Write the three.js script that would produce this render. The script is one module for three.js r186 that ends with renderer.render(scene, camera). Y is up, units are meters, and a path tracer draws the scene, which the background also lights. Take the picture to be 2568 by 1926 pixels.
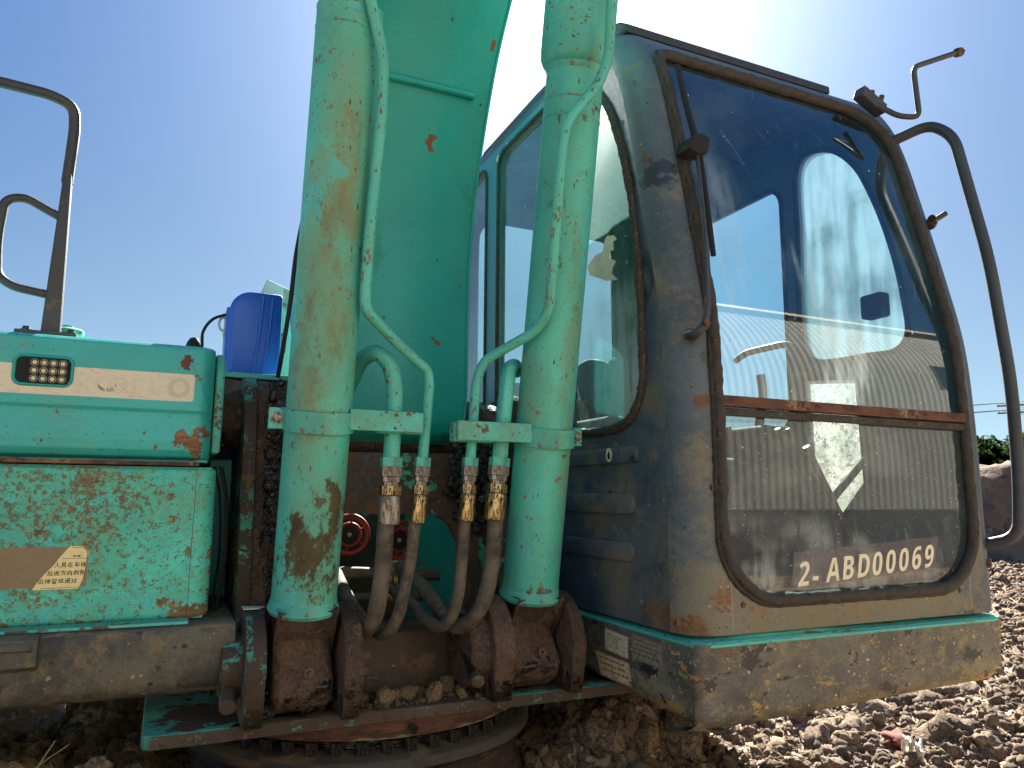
import * as THREE from 'three';
import { RoundedBoxGeometry } from 'three/addons/geometries/RoundedBoxGeometry.js';
import { mergeGeometries, mergeVertices, toCreasedNormals } from 'three/addons/utils/BufferGeometryUtils.js';
import { createNoise3D } from 'simplex-noise';

// ---------- camera, sky, sun, exposure ----------
const scene = new THREE.Scene();
const camera = new THREE.PerspectiveCamera(54.5, 4 / 3, 0.05, 800);
camera.position.set(0, 1.5, 0);
camera.up.set(-0.0674, 0.9888, 0.1333);
camera.lookAt(0.41023, 1.64922, -0.89969);

const renderer = new THREE.WebGLRenderer({ antialias: true });
renderer.toneMapping = THREE.LinearToneMapping;
renderer.toneMappingExposure = 5.4;
renderer.shadowMap.enabled = true;

const SUN = new THREE.Vector3(0.417, 0.583, -0.697).normalize();
{
  const W = 1024, H = 512, data = new Float32Array(W * H * 4), d = new THREE.Vector3();
  for (let j = 0; j < H; j++) for (let i = 0; i < W; i++) {
    const lat = ((j + 0.5) / H - 0.5) * Math.PI, lon = ((i + 0.5) / W - 0.5) * 2 * Math.PI;
    d.set(Math.cos(lat) * Math.cos(lon), Math.sin(lat), Math.cos(lat) * Math.sin(lon));
    const s = Math.max(0, d.y), k = Math.exp(-s / 0.2), t = Math.acos(Math.min(1, d.dot(SUN))) * 180 / Math.PI;
    const g = 1.65 * Math.exp(-t / 14) + 2.2 * Math.exp(-t / 5), o = (j * W + i) * 4;
    const zen = [0.01, 0.145, 0.48], low = [0.66, 0.84, 0.60], tone = [0.92, 1.0, 1.1];   // clear air: deep overhead, pale at the horizon, bright round the sun
    for (let c = 0; c < 3; c++) data[o + c] = (zen[c] + low[c] * k + g * tone[c]) / 5.4;
    data[o + 3] = 1;
  }
  const sky = new THREE.DataTexture(data, W, H, THREE.RGBAFormat, THREE.FloatType);
  sky.mapping = THREE.EquirectangularReflectionMapping; sky.magFilter = THREE.LinearFilter; sky.needsUpdate = true;
  scene.background = sky; scene.environment = sky;
}
const sun = new THREE.DirectionalLight(0xfff6ec, 5);
sun.position.copy(SUN).multiplyScalar(60).add(new THREE.Vector3(2, 0, -4));
sun.target.position.set(2, 0, -4); scene.add(sun, sun.target);
sun.castShadow = true; sun.shadow.mapSize.set(2048, 2048);
Object.assign(sun.shadow.camera, { left: -30, right: 30, top: 30, bottom: -30, near: 1, far: 140 });

// ---------- helpers ----------
function rng(seed) { let s = seed >>> 0; return () => { s = (s + 0x6d2b79f5) | 0; let t = Math.imul(s ^ (s >>> 15), 1 | s); t = (t + Math.imul(t ^ (t >>> 7), 61 | t)) ^ t; return ((t ^ (t >>> 14)) >>> 0) / 4294967296; }; }
const V = (a) => new THREE.Vector3(a[0], a[1], a[2]);
const clamp = (x, a = 0, b = 1) => Math.min(b, Math.max(a, x));
const ss = (a, b, x) => { const t = clamp((x - a) / (b - a)); return t * t * (3 - 2 * t); };
const lerp = (a, b, t) => a + (b - a) * t;
const n3 = createNoise3D(rng(77));
const fbm3 = (x, y, z, o = 4) => { let v = 0, a = 0.5; for (let i = 0; i < o; i++) { v += a * n3(x, y, z); x *= 2.03; y *= 2.03; z *= 2.03; a *= 0.5; } return v; };

const used = {};
function numbered(name) { const k = used[name] = (used[name] ?? -1) + 1; return k ? name + '_' + String(k).padStart(3, '0') : name; }
function mesh(name, geo, mat, parent) {
  const m = new THREE.Mesh(geo, mat); m.name = name; m.castShadow = m.receiveShadow = true;
  if (parent) parent.add(m);
  return m;
}
function tag(o, label, category, group, kind) {
  if (label) o.userData.label = label; if (category) o.userData.category = category;
  if (group) o.userData.group = group; if (kind) o.userData.kind = kind; return o;
}
function structure(name, geo, mat, label) { const m = mesh(name, geo, mat, scene); m.userData.kind = 'structure'; if (label) m.userData.label = label; return m; }

// texture coordinates in metres, by the way each face points
function boxUV(geo, s = 1, ox = 0, oy = 0) {
  const g = geo.index ? geo.toNonIndexed() : geo, p = g.attributes.position, uv = new Float32Array(p.count * 2);
  if (!g.attributes.normal) g.computeVertexNormals();
  const a = new THREE.Vector3(), b = new THREE.Vector3(), c = new THREE.Vector3(), n = new THREE.Vector3();
  for (let i = 0; i < p.count; i += 3) {
    a.fromBufferAttribute(p, i); b.fromBufferAttribute(p, i + 1); c.fromBufferAttribute(p, i + 2);
    n.copy(b).sub(a).cross(c.sub(a)); const x = Math.abs(n.x), y = Math.abs(n.y), z = Math.abs(n.z);
    for (let k = 0; k < 3; k++) {
      const X = p.getX(i + k), Y = p.getY(i + k), Z = p.getZ(i + k);
      const [u, v] = z >= x && z >= y ? [X, Y] : x >= y ? [Z, Y] : [X, Z];
      uv[(i + k) * 2] = u * s + ox; uv[(i + k) * 2 + 1] = v * s + oy;
    }
  }
  g.setAttribute('uv', new THREE.BufferAttribute(uv, 2));
  return g;
}
// texture coordinates from two world axes over a rectangle, for a texture made for one panel
function rectUV(geo, ax, u0, u1, ay, v0, v1) {
  const p = geo.attributes.position, uv = new Float32Array(p.count * 2), get = (i, k) => k === 'x' ? p.getX(i) : k === 'y' ? p.getY(i) : p.getZ(i);
  for (let i = 0; i < p.count; i++) { uv[i * 2] = (get(i, ax) - u0) / (u1 - u0); uv[i * 2 + 1] = (get(i, ay) - v0) / (v1 - v0); }
  geo.setAttribute('uv', new THREE.BufferAttribute(uv, 2)); return geo;
}
const rawBox = (x0, x1, y0, y1, z0, z1, r = 0.004, seg = 2) => {
  const w = x1 - x0, h = y1 - y0, d = Math.abs(z1 - z0);
  const g = new RoundedBoxGeometry(w, h, d, seg, Math.min(r, w / 2.01, h / 2.01, d / 2.01)); g.translate((x0 + x1) / 2, (y0 + y1) / 2, (z0 + z1) / 2); return g;
};
const box = (...a) => boxUV(rawBox(...a));
// profile in (z, y) pushed along x
function extrudeX(pts, x0, x1, { bevel = 0, holes = [], seg = 1, crease = 0.5, steps = 1 } = {}) {
  const sh = new THREE.Shape(pts.map(([z, y]) => new THREE.Vector2(-z, y)));
  for (const h of holes) sh.holes.push(new THREE.Path(h.map(([z, y]) => new THREE.Vector2(-z, y))));
  const g = new THREE.ExtrudeGeometry(sh, { depth: x1 - x0 - 2 * bevel, bevelEnabled: bevel > 0, bevelSize: bevel, bevelThickness: bevel, bevelOffset: -bevel, bevelSegments: 2, steps });
  g.applyMatrix4(new THREE.Matrix4().set(0, 0, 1, x0 + bevel, 0, 1, 0, 0, -1, 0, 0, 0, 0, 0, 0, 1));
  return boxUV(toCreasedNormals(g, crease));
}
// outline in (x, y) pushed along z
function extrudeZ(pts, z0, z1, { bevel = 0, holes = [], crease = 0.5 } = {}) {
  const sh = new THREE.Shape(pts.map(([x, y]) => new THREE.Vector2(x, y)));
  for (const h of holes) sh.holes.push(new THREE.Path(h.map(([x, y]) => new THREE.Vector2(x, y))));
  const g = new THREE.ExtrudeGeometry(sh, { depth: z1 - z0 - 2 * bevel, bevelEnabled: bevel > 0, bevelSize: bevel, bevelThickness: bevel, bevelOffset: -bevel, bevelSegments: 2 });
  g.translate(0, 0, z0 + bevel);
  return boxUV(toCreasedNormals(g, crease));
}
// outline in (x, z) pushed up along y
function extrudeY(pts, y0, y1, { bevel = 0, crease = 0.5 } = {}) {
  const sh = new THREE.Shape(pts.map(([x, z]) => new THREE.Vector2(x, -z)));
  const g = new THREE.ExtrudeGeometry(sh, { depth: y1 - y0 - 2 * bevel, bevelEnabled: bevel > 0, bevelSize: bevel, bevelThickness: bevel, bevelOffset: -bevel, bevelSegments: 2 });
  g.rotateX(-Math.PI / 2); g.translate(0, y0 + bevel, 0);
  return boxUV(toCreasedNormals(g, crease));
}
function fillet(pts, bend, n = 8) {
  const P = pts.map(V), out = [P[0]];
  for (let i = 1; i < P.length - 1; i++) {
    const a = P[i - 1].clone().sub(P[i]), b = P[i + 1].clone().sub(P[i]), r = Math.min(bend, a.length() * 0.48, b.length() * 0.48);
    const s = P[i].clone().addScaledVector(a.normalize(), r), e = P[i].clone().addScaledVector(b.normalize(), r), q = new THREE.QuadraticBezierCurve3(s, P[i], e);
    for (let k = 0; k <= n; k++) out.push(q.getPoint(k / n));
  }
  out.push(P[P.length - 1]); return out;
}
const smooth = (pts, n = 60) => new THREE.CatmullRomCurve3(pts.map(V), false, 'centripetal').getPoints(n);
// a tube along points; radius a number or a function of the share of the length
function sweep(P, radius, { radial = 14, closed = false, caps = true, wob = 0, seed = 1, flat = 1 } = {}) {
  const n = P.length, T = P.map((p, i) => { const a = P[closed ? (i + n - 1) % n : Math.max(0, i - 1)], b = P[closed ? (i + 1) % n : Math.min(n - 1, i + 1)]; return b.clone().sub(a).normalize(); });
  let N = Math.abs(T[0].y) < 0.9 ? new THREE.Vector3(0, 1, 0) : new THREE.Vector3(1, 0, 0);
  N.addScaledVector(T[0], -N.dot(T[0])).normalize();
  const pos = [], nor = [], uv = [], idx = [], R = typeof radius === 'function' ? radius : () => radius;
  let len = 0; const rows = closed ? n + 1 : n;
  for (let i = 0; i < rows; i++) {
    const p = P[i % n], t = T[i % n];
    if (i) { len += p.distanceTo(P[(i - 1) % n]); N.addScaledVector(t, -N.dot(t)).normalize(); }
    const B = new THREE.Vector3().crossVectors(t, N), r = R(i / (rows - 1));
    for (let k = 0; k <= radial; k++) {
      const a = (k / radial) * 2 * Math.PI, c = Math.cos(a), s = Math.sin(a), d = new THREE.Vector3().addScaledVector(N, c).addScaledVector(B, s * flat);
      const w = wob ? 1 + wob * n3(p.x * 40 + c * 2 + seed, p.y * 40 + s * 2, p.z * 40) : 1;
      pos.push(p.x + d.x * r * w, p.y + d.y * r * w, p.z + d.z * r * w); nor.push(d.x, d.y, d.z); uv.push(a * 0.03, len);
    }
  }
  const w = radial + 1;
  for (let i = 0; i < rows - 1; i++) for (let k = 0; k < radial; k++) { const a = i * w + k; idx.push(a, a + 1, a + w, a + 1, a + w + 1, a + w); }
  if (caps && !closed) for (const [row, dir] of [[0, -1], [rows - 1, 1]]) {
    const base = pos.length / 3, p = P[row], t = T[row].clone().multiplyScalar(dir);
    for (let k = 0; k < radial; k++) { const j = (row * w + k) * 3; pos.push(pos[j], pos[j + 1], pos[j + 2]); nor.push(t.x, t.y, t.z); uv.push(0, 0); }
    pos.push(p.x, p.y, p.z); nor.push(t.x, t.y, t.z); uv.push(0.01, 0.01);
    for (let k = 0; k < radial; k++) dir > 0 ? idx.push(base + k, base + (k + 1) % radial, base + radial) : idx.push(base + (k + 1) % radial, base + k, base + radial);
  }
  const g = new THREE.BufferGeometry();
  g.setAttribute('position', new THREE.Float32BufferAttribute(pos, 3)); g.setAttribute('normal', new THREE.Float32BufferAttribute(nor, 3)); g.setAttribute('uv', new THREE.Float32BufferAttribute(uv, 2)); g.setIndex(idx);
  return g;
}
const pipe = (pts, r, bend = 0.05, o) => sweep(fillet(pts, bend), r, o);
// a surface of revolution along a line: rings [[distance along, radius], ...]
function turned(a, dir, rings, radial = 32, o = {}) {
  const g = new THREE.LatheGeometry(rings.map(([h, r]) => new THREE.Vector2(Math.max(r, 1e-4), h)), radial);
  const p = g.attributes.position, uv = g.attributes.uv;
  for (let i = 0; i < p.count; i++) uv.setXY(i, o.unit ? uv.getX(i) : uv.getX(i) * 2 * Math.PI * 0.07, o.unit ? uv.getY(i) : p.getY(i));
  let h = g; if (!o.smooth) { h = toCreasedNormals(g, 0.7); }
  h.applyQuaternion(new THREE.Quaternion().setFromUnitVectors(new THREE.Vector3(0, 1, 0), V(dir).normalize())); h.translate(...a); return h;
}
function hexBolt(a, dir, r = 0.012, h = 0.01, washer = true) {
  const rings = washer ? [[0, 0], [0, r * 1.45], [0.003, r * 1.45], [0.003, r], [h, r], [h + 0.002, r * 0.82], [h + 0.002, 0]] : [[0, 0], [0, r], [h, r], [h + 0.002, r * 0.82], [h + 0.002, 0]];
  return turned(a, dir, rings, 6);
}
// roughened copy of a shape: welded, pushed along its normals by noise
function lumpy(geo, amp, freq, seed = 0, o = 3) {
  let g = geo.clone(); g.deleteAttribute('uv'); g.deleteAttribute('normal'); g = mergeVertices(g, 1e-4); g.computeVertexNormals();
  const p = g.attributes.position, n = g.attributes.normal;
  for (let i = 0; i < p.count; i++) {
    const x = p.getX(i), y = p.getY(i), z = p.getZ(i), d = amp * fbm3(x * freq + seed, y * freq, z * freq, o) * 1.6;
    p.setXYZ(i, x + n.getX(i) * d, y + n.getY(i) * d, z + n.getZ(i) * d);
  }
  g.computeVertexNormals(); return boxUV(g);
}
// a grid of quads over (u, v) in [0,1]
function sheet(fn, nu, nv, uvfn) {
  const pos = [], uv = [], idx = [];
  for (let j = 0; j <= nv; j++) for (let i = 0; i <= nu; i++) { const p = fn(i / nu, j / nv); pos.push(p[0], p[1], p[2]); const t = uvfn ? uvfn(i / nu, j / nv, p) : [p[0], p[1]]; uv.push(t[0], t[1]); }
  for (let j = 0; j < nv; j++) for (let i = 0; i < nu; i++) { const a = j * (nu + 1) + i; idx.push(a, a + 1, a + nu + 1, a + 1, a + nu + 2, a + nu + 1); }
  const g = new THREE.BufferGeometry(); g.setAttribute('position', new THREE.Float32BufferAttribute(pos, 3)); g.setAttribute('uv', new THREE.Float32BufferAttribute(uv, 2)); g.setIndex(idx); g.computeVertexNormals(); return g;
}
function merged(list) {
  return mergeGeometries(list.map((g) => { const h = g.index ? g.toNonIndexed() : g.clone(); for (const k of Object.keys(h.attributes)) if (!['position', 'normal', 'uv'].includes(k)) h.deleteAttribute(k); return h; }));
}
const roundRect = (x0, x1, y0, y1, r, n = 8) => {   // r: one radius or [bottom left, bottom right, top right, top left]
  const R = Array.isArray(r) ? r : [r, r, r, r], out = [];
  [[x0 + R[0], y0 + R[0], Math.PI, R[0]], [x1 - R[1], y0 + R[1], 1.5 * Math.PI, R[1]], [x1 - R[2], y1 - R[2], 0, R[2]], [x0 + R[3], y1 - R[3], 0.5 * Math.PI, R[3]]].forEach(([cx, cy, a, q]) => {
    for (let k = 0; k <= n; k++) out.push([cx + q * Math.cos(a + k / n * Math.PI / 2), cy + q * Math.sin(a + k / n * Math.PI / 2)]);
  });
  return out;
};

// ---------- procedural textures ----------
// repeating smooth noise over a picture, 0..1 about 0.5
function field(w, h, fx, fy, oct, seed, gain = 0.55) {
  const out = new Float32Array(w * h); let amp = 1, tot = 0;
  for (let o = 0; o < oct; o++) {
    const cx = Math.min(w, Math.max(1, Math.round(fx * 2 ** o))), cy = Math.min(h, Math.max(1, Math.round(fy * 2 ** o))), r = rng(seed * 131 + o * 17 + 5), lat = new Float32Array(cx * cy);
    for (let i = 0; i < lat.length; i++) lat[i] = r();
    const xi = new Int32Array(w), xj = new Int32Array(w), xt = new Float32Array(w);
    for (let x = 0; x < w; x++) { const p = x / w * cx, i = Math.floor(p), t = p - i; xi[x] = i % cx; xj[x] = (i + 1) % cx; xt[x] = t * t * (3 - 2 * t); }
    for (let y = 0; y < h; y++) {
      const q = y / h * cy, j = Math.floor(q), u = q - j, t = u * u * (3 - 2 * u), a = (j % cy) * cx, b = ((j + 1) % cy) * cx, row = y * w;
      for (let x = 0; x < w; x++) { const p = lat[a + xi[x]], s = lat[b + xi[x]], m = p + (lat[a + xj[x]] - p) * xt[x], n = s + (lat[b + xj[x]] - s) * xt[x]; out[row + x] += amp * (m + (n - m) * t); }
    }
    tot += amp; amp *= gain;
  }
  const k = 1 / tot; for (let i = 0; i < out.length; i++) out[i] = 0.5 + (out[i] * k - 0.5) * 1.6;
  return out;
}
// A worn surface. base: sRGB; mottle: [[fx, fy, oct, amount]]; layers: ragged patches of another matter over it,
// each where noise (+ the pull of its placed spots) passes a level; specks, scratches and draw go on top.
// Spots are [u, v, ru, rv, pull] with v up, in shares of the picture.
function worn({ w = 1024, h = 1024, seed = 1, base, rough = 0.6, mottle = [], layers = [], specks = [], scratches = [], draw, wrap = true, rep = 1, bump = 0.0015, grain = 4, metal = 0, extra = {} }) {
  const n = w * h, R = new Float32Array(n).fill(base[0]), G = new Float32Array(n).fill(base[1]), B = new Float32Array(n).fill(base[2]), Q = new Float32Array(n).fill(rough), Hh = new Float32Array(n).fill(0.5);
  mottle.forEach(([fx, fy, o, amt], k) => { const f = field(w, h, fx, fy, o, seed * 7 + k + 1); for (let i = 0; i < n; i++) { const m = 1 + (f[i] - 0.5) * amt * 2; R[i] *= m; G[i] *= m; B[i] *= m; } });
  layers.forEach((L, k) => {
    const f = field(w, h, L.fx ?? L.f, L.fy ?? L.f, L.oct ?? 5, seed * 13 + k * 3 + 2, L.gain ?? 0.72), tint = L.vary ? field(w, h, L.f * 3, L.f * 3, 4, seed * 19 + k) : null;
    for (let y = 0; y < h; y++) for (let x = 0; x < w; x++) {
      const i = y * w + x; let v = f[i] + (L.pull ?? 0);
      if (L.spots) { let b = 0; const uu = x / w, vv = 1 - y / h; for (const s of L.spots) { const dx = (uu - s[0]) / s[2], dy = (vv - s[1]) / s[3], q = dx * dx + dy * dy; if (q < 2.5) b = Math.max(b, s[4] * (1 - q / 2.5)); } v += b; }
      let m = clamp((v - L.lo) / (L.hi - L.lo)); if (m <= 0) continue; m = m * m * (3 - 2 * m) * (L.a ?? 1);
      const t = tint ? 1 + (tint[i] - 0.5) * 2 * L.vary : 1;
      R[i] += (L.col[0] * t - R[i]) * m; G[i] += (L.col[1] * t - G[i]) * m; B[i] += (L.col[2] * t - B[i]) * m;
      if (L.rough !== undefined) Q[i] += (L.rough - Q[i]) * m; if (L.h) Hh[i] += L.h * m * (0.7 + 0.6 * (f[i] - 0.5));
    }
  });
  const gr = rng(seed * 3 + 11), fine = field(w, h, w / 4, h / 4, 2, seed + 99);
  for (let i = 0; i < n; i++) { const d = (gr() - 0.5) * grain * 1.5 + (fine[i] - 0.5) * grain * 2; R[i] += d; G[i] += d; B[i] += d; Hh[i] += (fine[i] - 0.5) * 0.12; Q[i] += (fine[i] - 0.5) * 0.12; }
  const c = document.createElement('canvas'); c.width = w; c.height = h; const g = c.getContext('2d'), im = g.createImageData(w, h);
  for (let i = 0; i < n; i++) { im.data[i * 4] = clamp(R[i], 0, 255); im.data[i * 4 + 1] = clamp(G[i], 0, 255); im.data[i * 4 + 2] = clamp(B[i], 0, 255); im.data[i * 4 + 3] = 255; }
  g.putImageData(im, 0, 0);
  const r = rng(seed * 5 + 3);
  for (const s of specks) for (let k = 0; k < s.n; k++) {
    const [u0, u1, v0, v1] = s.area ?? [0, 1, 0, 1], x = lerp(u0, u1, r()) * w, y = (1 - lerp(v0, v1, r())) * h, q = lerp(s.r0, s.r1, r() ** 2);
    g.fillStyle = `rgba(${s.col.map((v) => Math.round(v * (0.85 + 0.3 * r()))).join(',')},${(s.a ?? 1) * (0.6 + 0.4 * r())})`; g.beginPath();
    const m = 9, ph = r() * 6; for (let j = 0; j < m; j++) { const a = ph + j / m * 6.283, e = q * (0.6 + 0.7 * r()) ; g.lineTo(x + Math.cos(a) * e * (s.ax ?? 1), y + Math.sin(a) * e * (s.ay ?? 1)); } g.fill();
  }
  for (const s of scratches) for (let k = 0; k < s.n; k++) {
    const [u0, u1, v0, v1] = s.area ?? [0, 1, 0, 1]; let x = lerp(u0, u1, r()) * w, y = (1 - lerp(v0, v1, r())) * h, a = (s.dir ?? 0) + (r() - 0.5) * (s.spread ?? 6.3), l = s.l * (0.3 + r());
    g.strokeStyle = `rgba(${s.col.join(',')},${(s.a ?? 0.6) * (0.4 + 0.6 * r())})`; g.lineWidth = (s.w ?? 1) * (0.5 + r()); g.beginPath(); g.moveTo(x, y);
    for (let j = 0; j < 4; j++) { a += (r() - 0.5) * 0.5; x += Math.cos(a) * l / 4; y += Math.sin(a) * l / 4; g.lineTo(x, y); } g.stroke();
  }
  if (draw) draw(g, w, h, r);
  const map = new THREE.CanvasTexture(c); map.colorSpace = THREE.SRGBColorSpace;
  const w2 = w >> 1, h2 = h >> 1, pk = new Uint8Array(w2 * h2 * 4);
  for (let y = 0; y < h2; y++) for (let x = 0; x < w2; x++) { const i = y * 2 * w + x * 2, o = (y * w2 + x) * 4; pk[o] = clamp((Hh[i] + Hh[i + 1] + Hh[i + w] + Hh[i + w + 1]) / 4) * 255; pk[o + 1] = clamp((Q[i] + Q[i + 1] + Q[i + w] + Q[i + w + 1]) / 4) * 255; pk[o + 3] = 255; }
  const rb = new THREE.DataTexture(pk, w2, h2); rb.magFilter = THREE.LinearFilter; rb.flipY = true; rb.needsUpdate = true;
  for (const t of [map, rb]) { t.wrapS = t.wrapT = wrap ? THREE.RepeatWrapping : THREE.ClampToEdgeWrapping; t.repeat.set(...(Array.isArray(rep) ? rep : [rep, rep])); }
  const m = new THREE.MeshPhysicalMaterial({ map, roughness: 1, roughnessMap: rb, bumpMap: rb, bumpScale: bump, metalness: metal, ...extra });
  return m;
}
const TEAL = [78, 184, 168], RUST = [120, 66, 44], MUD = [104, 78, 56], GRIME = [62, 46, 36], DUST = [150, 134, 106];
const M = {};
M.teal = worn({ seed: 3, base: [14, 158, 150], rough: 0.42, rep: 0.8, mottle: [[3, 3, 5, 0.07], [9, 9, 4, 0.04]], bump: 0.0008,
  layers: [{ f: 8, fx: 12, fy: 2, oct: 7, gain: 0.8, lo: 0.45, hi: 0.95, col: [70, 158, 142], rough: 0.6, a: 0.4 }, { f: 5, oct: 6, lo: 0.80, hi: 0.86, col: [36, 150, 136], rough: 0.6 }, { f: 9, oct: 4, lo: 0.92, hi: 0.95, col: [140, 78, 58], rough: 0.85, h: -0.3 }],
  specks: [{ n: 60, r0: 1, r1: 5, col: [44, 62, 56] }, { n: 22, r0: 2, r1: 8, col: [146, 92, 70] }], scratches: [{ n: 90, l: 90, col: [24, 112, 102], a: 0.5, dir: 1.57, spread: 0.8 }] });
M.tealWorn = worn({ seed: 4, base: TEAL, rough: 0.5, rep: 1.1, mottle: [[4, 4, 5, 0.12]], bump: 0.0015,
  layers: [{ f: 4, oct: 8, gain: 0.86, lo: 0.42, hi: 0.9, col: [104, 146, 118], rough: 0.75, a: 0.75 }, { f: 12, oct: 6, lo: 0.72, hi: 0.80, col: [118, 82, 60], rough: 0.9, h: -0.2, vary: 0.25, gain: 0.85 }, { f: 6, oct: 6, lo: 0.78, hi: 0.84, col: MUD, rough: 0.95, h: 0.2 }],
  specks: [{ n: 700, r0: 1, r1: 5, col: [56, 50, 42] }, { n: 220, r0: 1, r1: 7, col: [116, 72, 50] }], scratches: [{ n: 60, l: 40, col: [40, 60, 50], a: 0.6 }] });
M.grime = worn({ seed: 5, base: [70, 54, 43], rough: 0.7, rep: 1.3, mottle: [[3, 3, 5, 0.25], [14, 14, 4, 0.15]], bump: 0.005, grain: 7,
  layers: [{ f: 5, oct: 5, lo: 0.66, hi: 0.78, col: [98, 76, 55], rough: 0.95, h: 0.25 }, { f: 4, oct: 6, lo: 0.70, hi: 0.74, col: [36, 28, 24], rough: 0.35, h: 0.15 }, { f: 7, oct: 6, lo: 0.82, hi: 0.835, col: [58, 150, 124], rough: 0.6, h: -0.25 }],
  specks: [{ n: 60, r0: 1, r1: 4, col: [150, 130, 100] }], scratches: [{ n: 30, l: 30, col: [120, 100, 80], a: 0.5 }] });
M.grimeTeal = worn({ seed: 6, base: [72, 56, 44], rough: 0.75, rep: 1.7, mottle: [[3, 3, 5, 0.25]], bump: 0.004, grain: 6,
  layers: [{ f: 5, oct: 8, gain: 0.85, lo: 0.54, hi: 0.66, col: [62, 150, 130], rough: 0.6, h: -0.15, vary: 0.2, a: 0.9 }, { f: 9, oct: 5, lo: 0.62, hi: 0.68, col: [60, 46, 36], rough: 0.7, h: 0.2 }, { f: 6, oct: 5, lo: 0.74, hi: 0.8, col: [104, 80, 56], rough: 0.95, h: 0.2 }],
  specks: [{ n: 120, r0: 1, r1: 4, col: [40, 32, 28] }, { n: 30, r0: 1, r1: 4, col: [170, 150, 120] }] });
M.grease = worn({ seed: 7, w: 512, h: 512, base: [24, 21, 20], rough: 0.28, rep: 3, mottle: [[4, 4, 4, 0.3]], bump: 0.012, grain: 5,
  layers: [{ f: 10, oct: 4, lo: 0.55, hi: 0.7, col: [34, 27, 22], rough: 0.45, h: 0.4 }, { f: 16, oct: 4, lo: 0.66, hi: 0.74, col: [58, 46, 38], rough: 0.8, h: -0.2 }] });
M.mud = worn({ seed: 8, w: 512, h: 512, base: [72, 56, 45], rough: 0.9, rep: 2, mottle: [[5, 5, 5, 0.25]], bump: 0.01, grain: 12,
  layers: [{ f: 4, oct: 8, gain: 0.86, lo: 0.5, hi: 0.8, col: [98, 77, 56], rough: 0.97, a: 0.7 }, { f: 3, oct: 7, gain: 0.8, lo: 0.66, hi: 0.78, col: [34, 28, 25], rough: 0.35, h: 0.2 }, { f: 6, oct: 5, lo: 0.62, hi: 0.75, col: [52, 40, 34], rough: 0.7, h: 0.2 }, { f: 22, oct: 3, lo: 0.66, hi: 0.76, col: [84, 66, 50], h: 0.3 }] });
const cabLayers = (k) => [{ f: 5, oct: 8, lo: 0.40, hi: 0.9, col: [104, 98, 84], rough: 0.85, a: 0.75 * k, gain: 0.85 }, { f: 12, oct: 7, lo: 0.6, hi: 0.8, col: [122, 108, 82], rough: 0.95, a: 0.5 * k }, { f: 9, oct: 7, lo: 0.80, hi: 0.9, col: [118, 84, 58], rough: 0.95, a: 0.8, vary: 0.2, gain: 0.85 }];
M.cab = worn({ seed: 9, base: [60, 76, 90], rough: 0.45, rep: 0.75, mottle: [[4, 4, 5, 0.14], [2, 9, 4, 0.08]], bump: 0.001, layers: cabLayers(0.7),
  specks: [{ n: 40, r0: 1, r1: 5, col: [176, 168, 146] }, { n: 26, r0: 2, r1: 8, col: [132, 84, 48] }], scratches: [{ n: 150, l: 60, col: [150, 150, 140], a: 0.32, dir: 1.2, spread: 2.4 }, { n: 60, l: 50, col: [34, 38, 42], a: 0.4 }] });
M.cabDark = worn({ seed: 10, w: 512, h: 512, base: [46, 50, 55], rough: 0.6, rep: 1.2, mottle: [[4, 4, 5, 0.15]], bump: 0.001, layers: [{ f: 6, oct: 5, lo: 0.6, hi: 0.8, col: [92, 86, 74], rough: 0.9, a: 0.6 }], scratches: [{ n: 40, l: 30, col: [120, 118, 110], a: 0.4 }] });
M.black = worn({ seed: 11, base: [66, 66, 62], rough: 0.62, rep: 0.9, mottle: [[4, 4, 5, 0.2]], bump: 0.0022, grain: 6,
  layers: [{ f: 4, oct: 8, lo: 0.36, hi: 0.8, col: [112, 106, 86], rough: 0.9, a: 0.85, h: 0.1, gain: 0.84 }, { f: 8, oct: 7, lo: 0.6, hi: 0.78, col: [128, 110, 76], rough: 0.95, a: 0.8, h: 0.15, gain: 0.82 }, { f: 5, oct: 7, lo: 0.72, hi: 0.84, col: [98, 76, 54], rough: 0.95, h: 0.1, gain: 0.84, a: 0.6 }, { f: 6, oct: 6, lo: 0.72, hi: 0.82, col: [40, 42, 44], rough: 0.5 }],
  specks: [{ n: 260, r0: 1, r1: 6, col: [172, 160, 130] }, { n: 300, r0: 1, r1: 6, col: [40, 37, 33] }], scratches: [{ n: 320, l: 46, col: [150, 142, 122], a: 0.55 }, { n: 60, l: 40, col: [30, 30, 30], a: 0.5 }] });
M.rubber = worn({ seed: 12, w: 512, h: 512, base: [52, 49, 45], rough: 0.8, rep: [4, 9], mottle: [[6, 6, 4, 0.25]], bump: 0.004, grain: 8, layers: [{ f: 5, oct: 7, lo: 0.42, hi: 0.85, col: [82, 74, 62], rough: 0.95, a: 0.7, h: 0.25, gain: 0.85 }, { f: 4, oct: 7, lo: 0.68, hi: 0.8, col: [112, 96, 70], rough: 0.98, h: 0.3, gain: 0.85 }] });
M.hose = worn({ seed: 13, w: 512, h: 1024, base: [82, 76, 65], rough: 0.85, rep: [5, 5], mottle: [[4, 8, 5, 0.25]], bump: 0.003, grain: 9,
  layers: [{ f: 5, oct: 8, gain: 0.86, lo: 0.4, hi: 0.9, col: [112, 99, 76], rough: 0.95, a: 0.7, h: 0.15 }, { f: 14, oct: 6, gain: 0.85, lo: 0.7, hi: 0.84, col: [140, 124, 92], rough: 0.98, a: 0.8, h: 0.2 }, { f: 3, oct: 6, lo: 0.68, hi: 0.84, col: [56, 53, 48], a: 0.8 }], specks: [{ n: 120, r0: 1, r1: 3, col: [160, 146, 112] }] });
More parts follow.
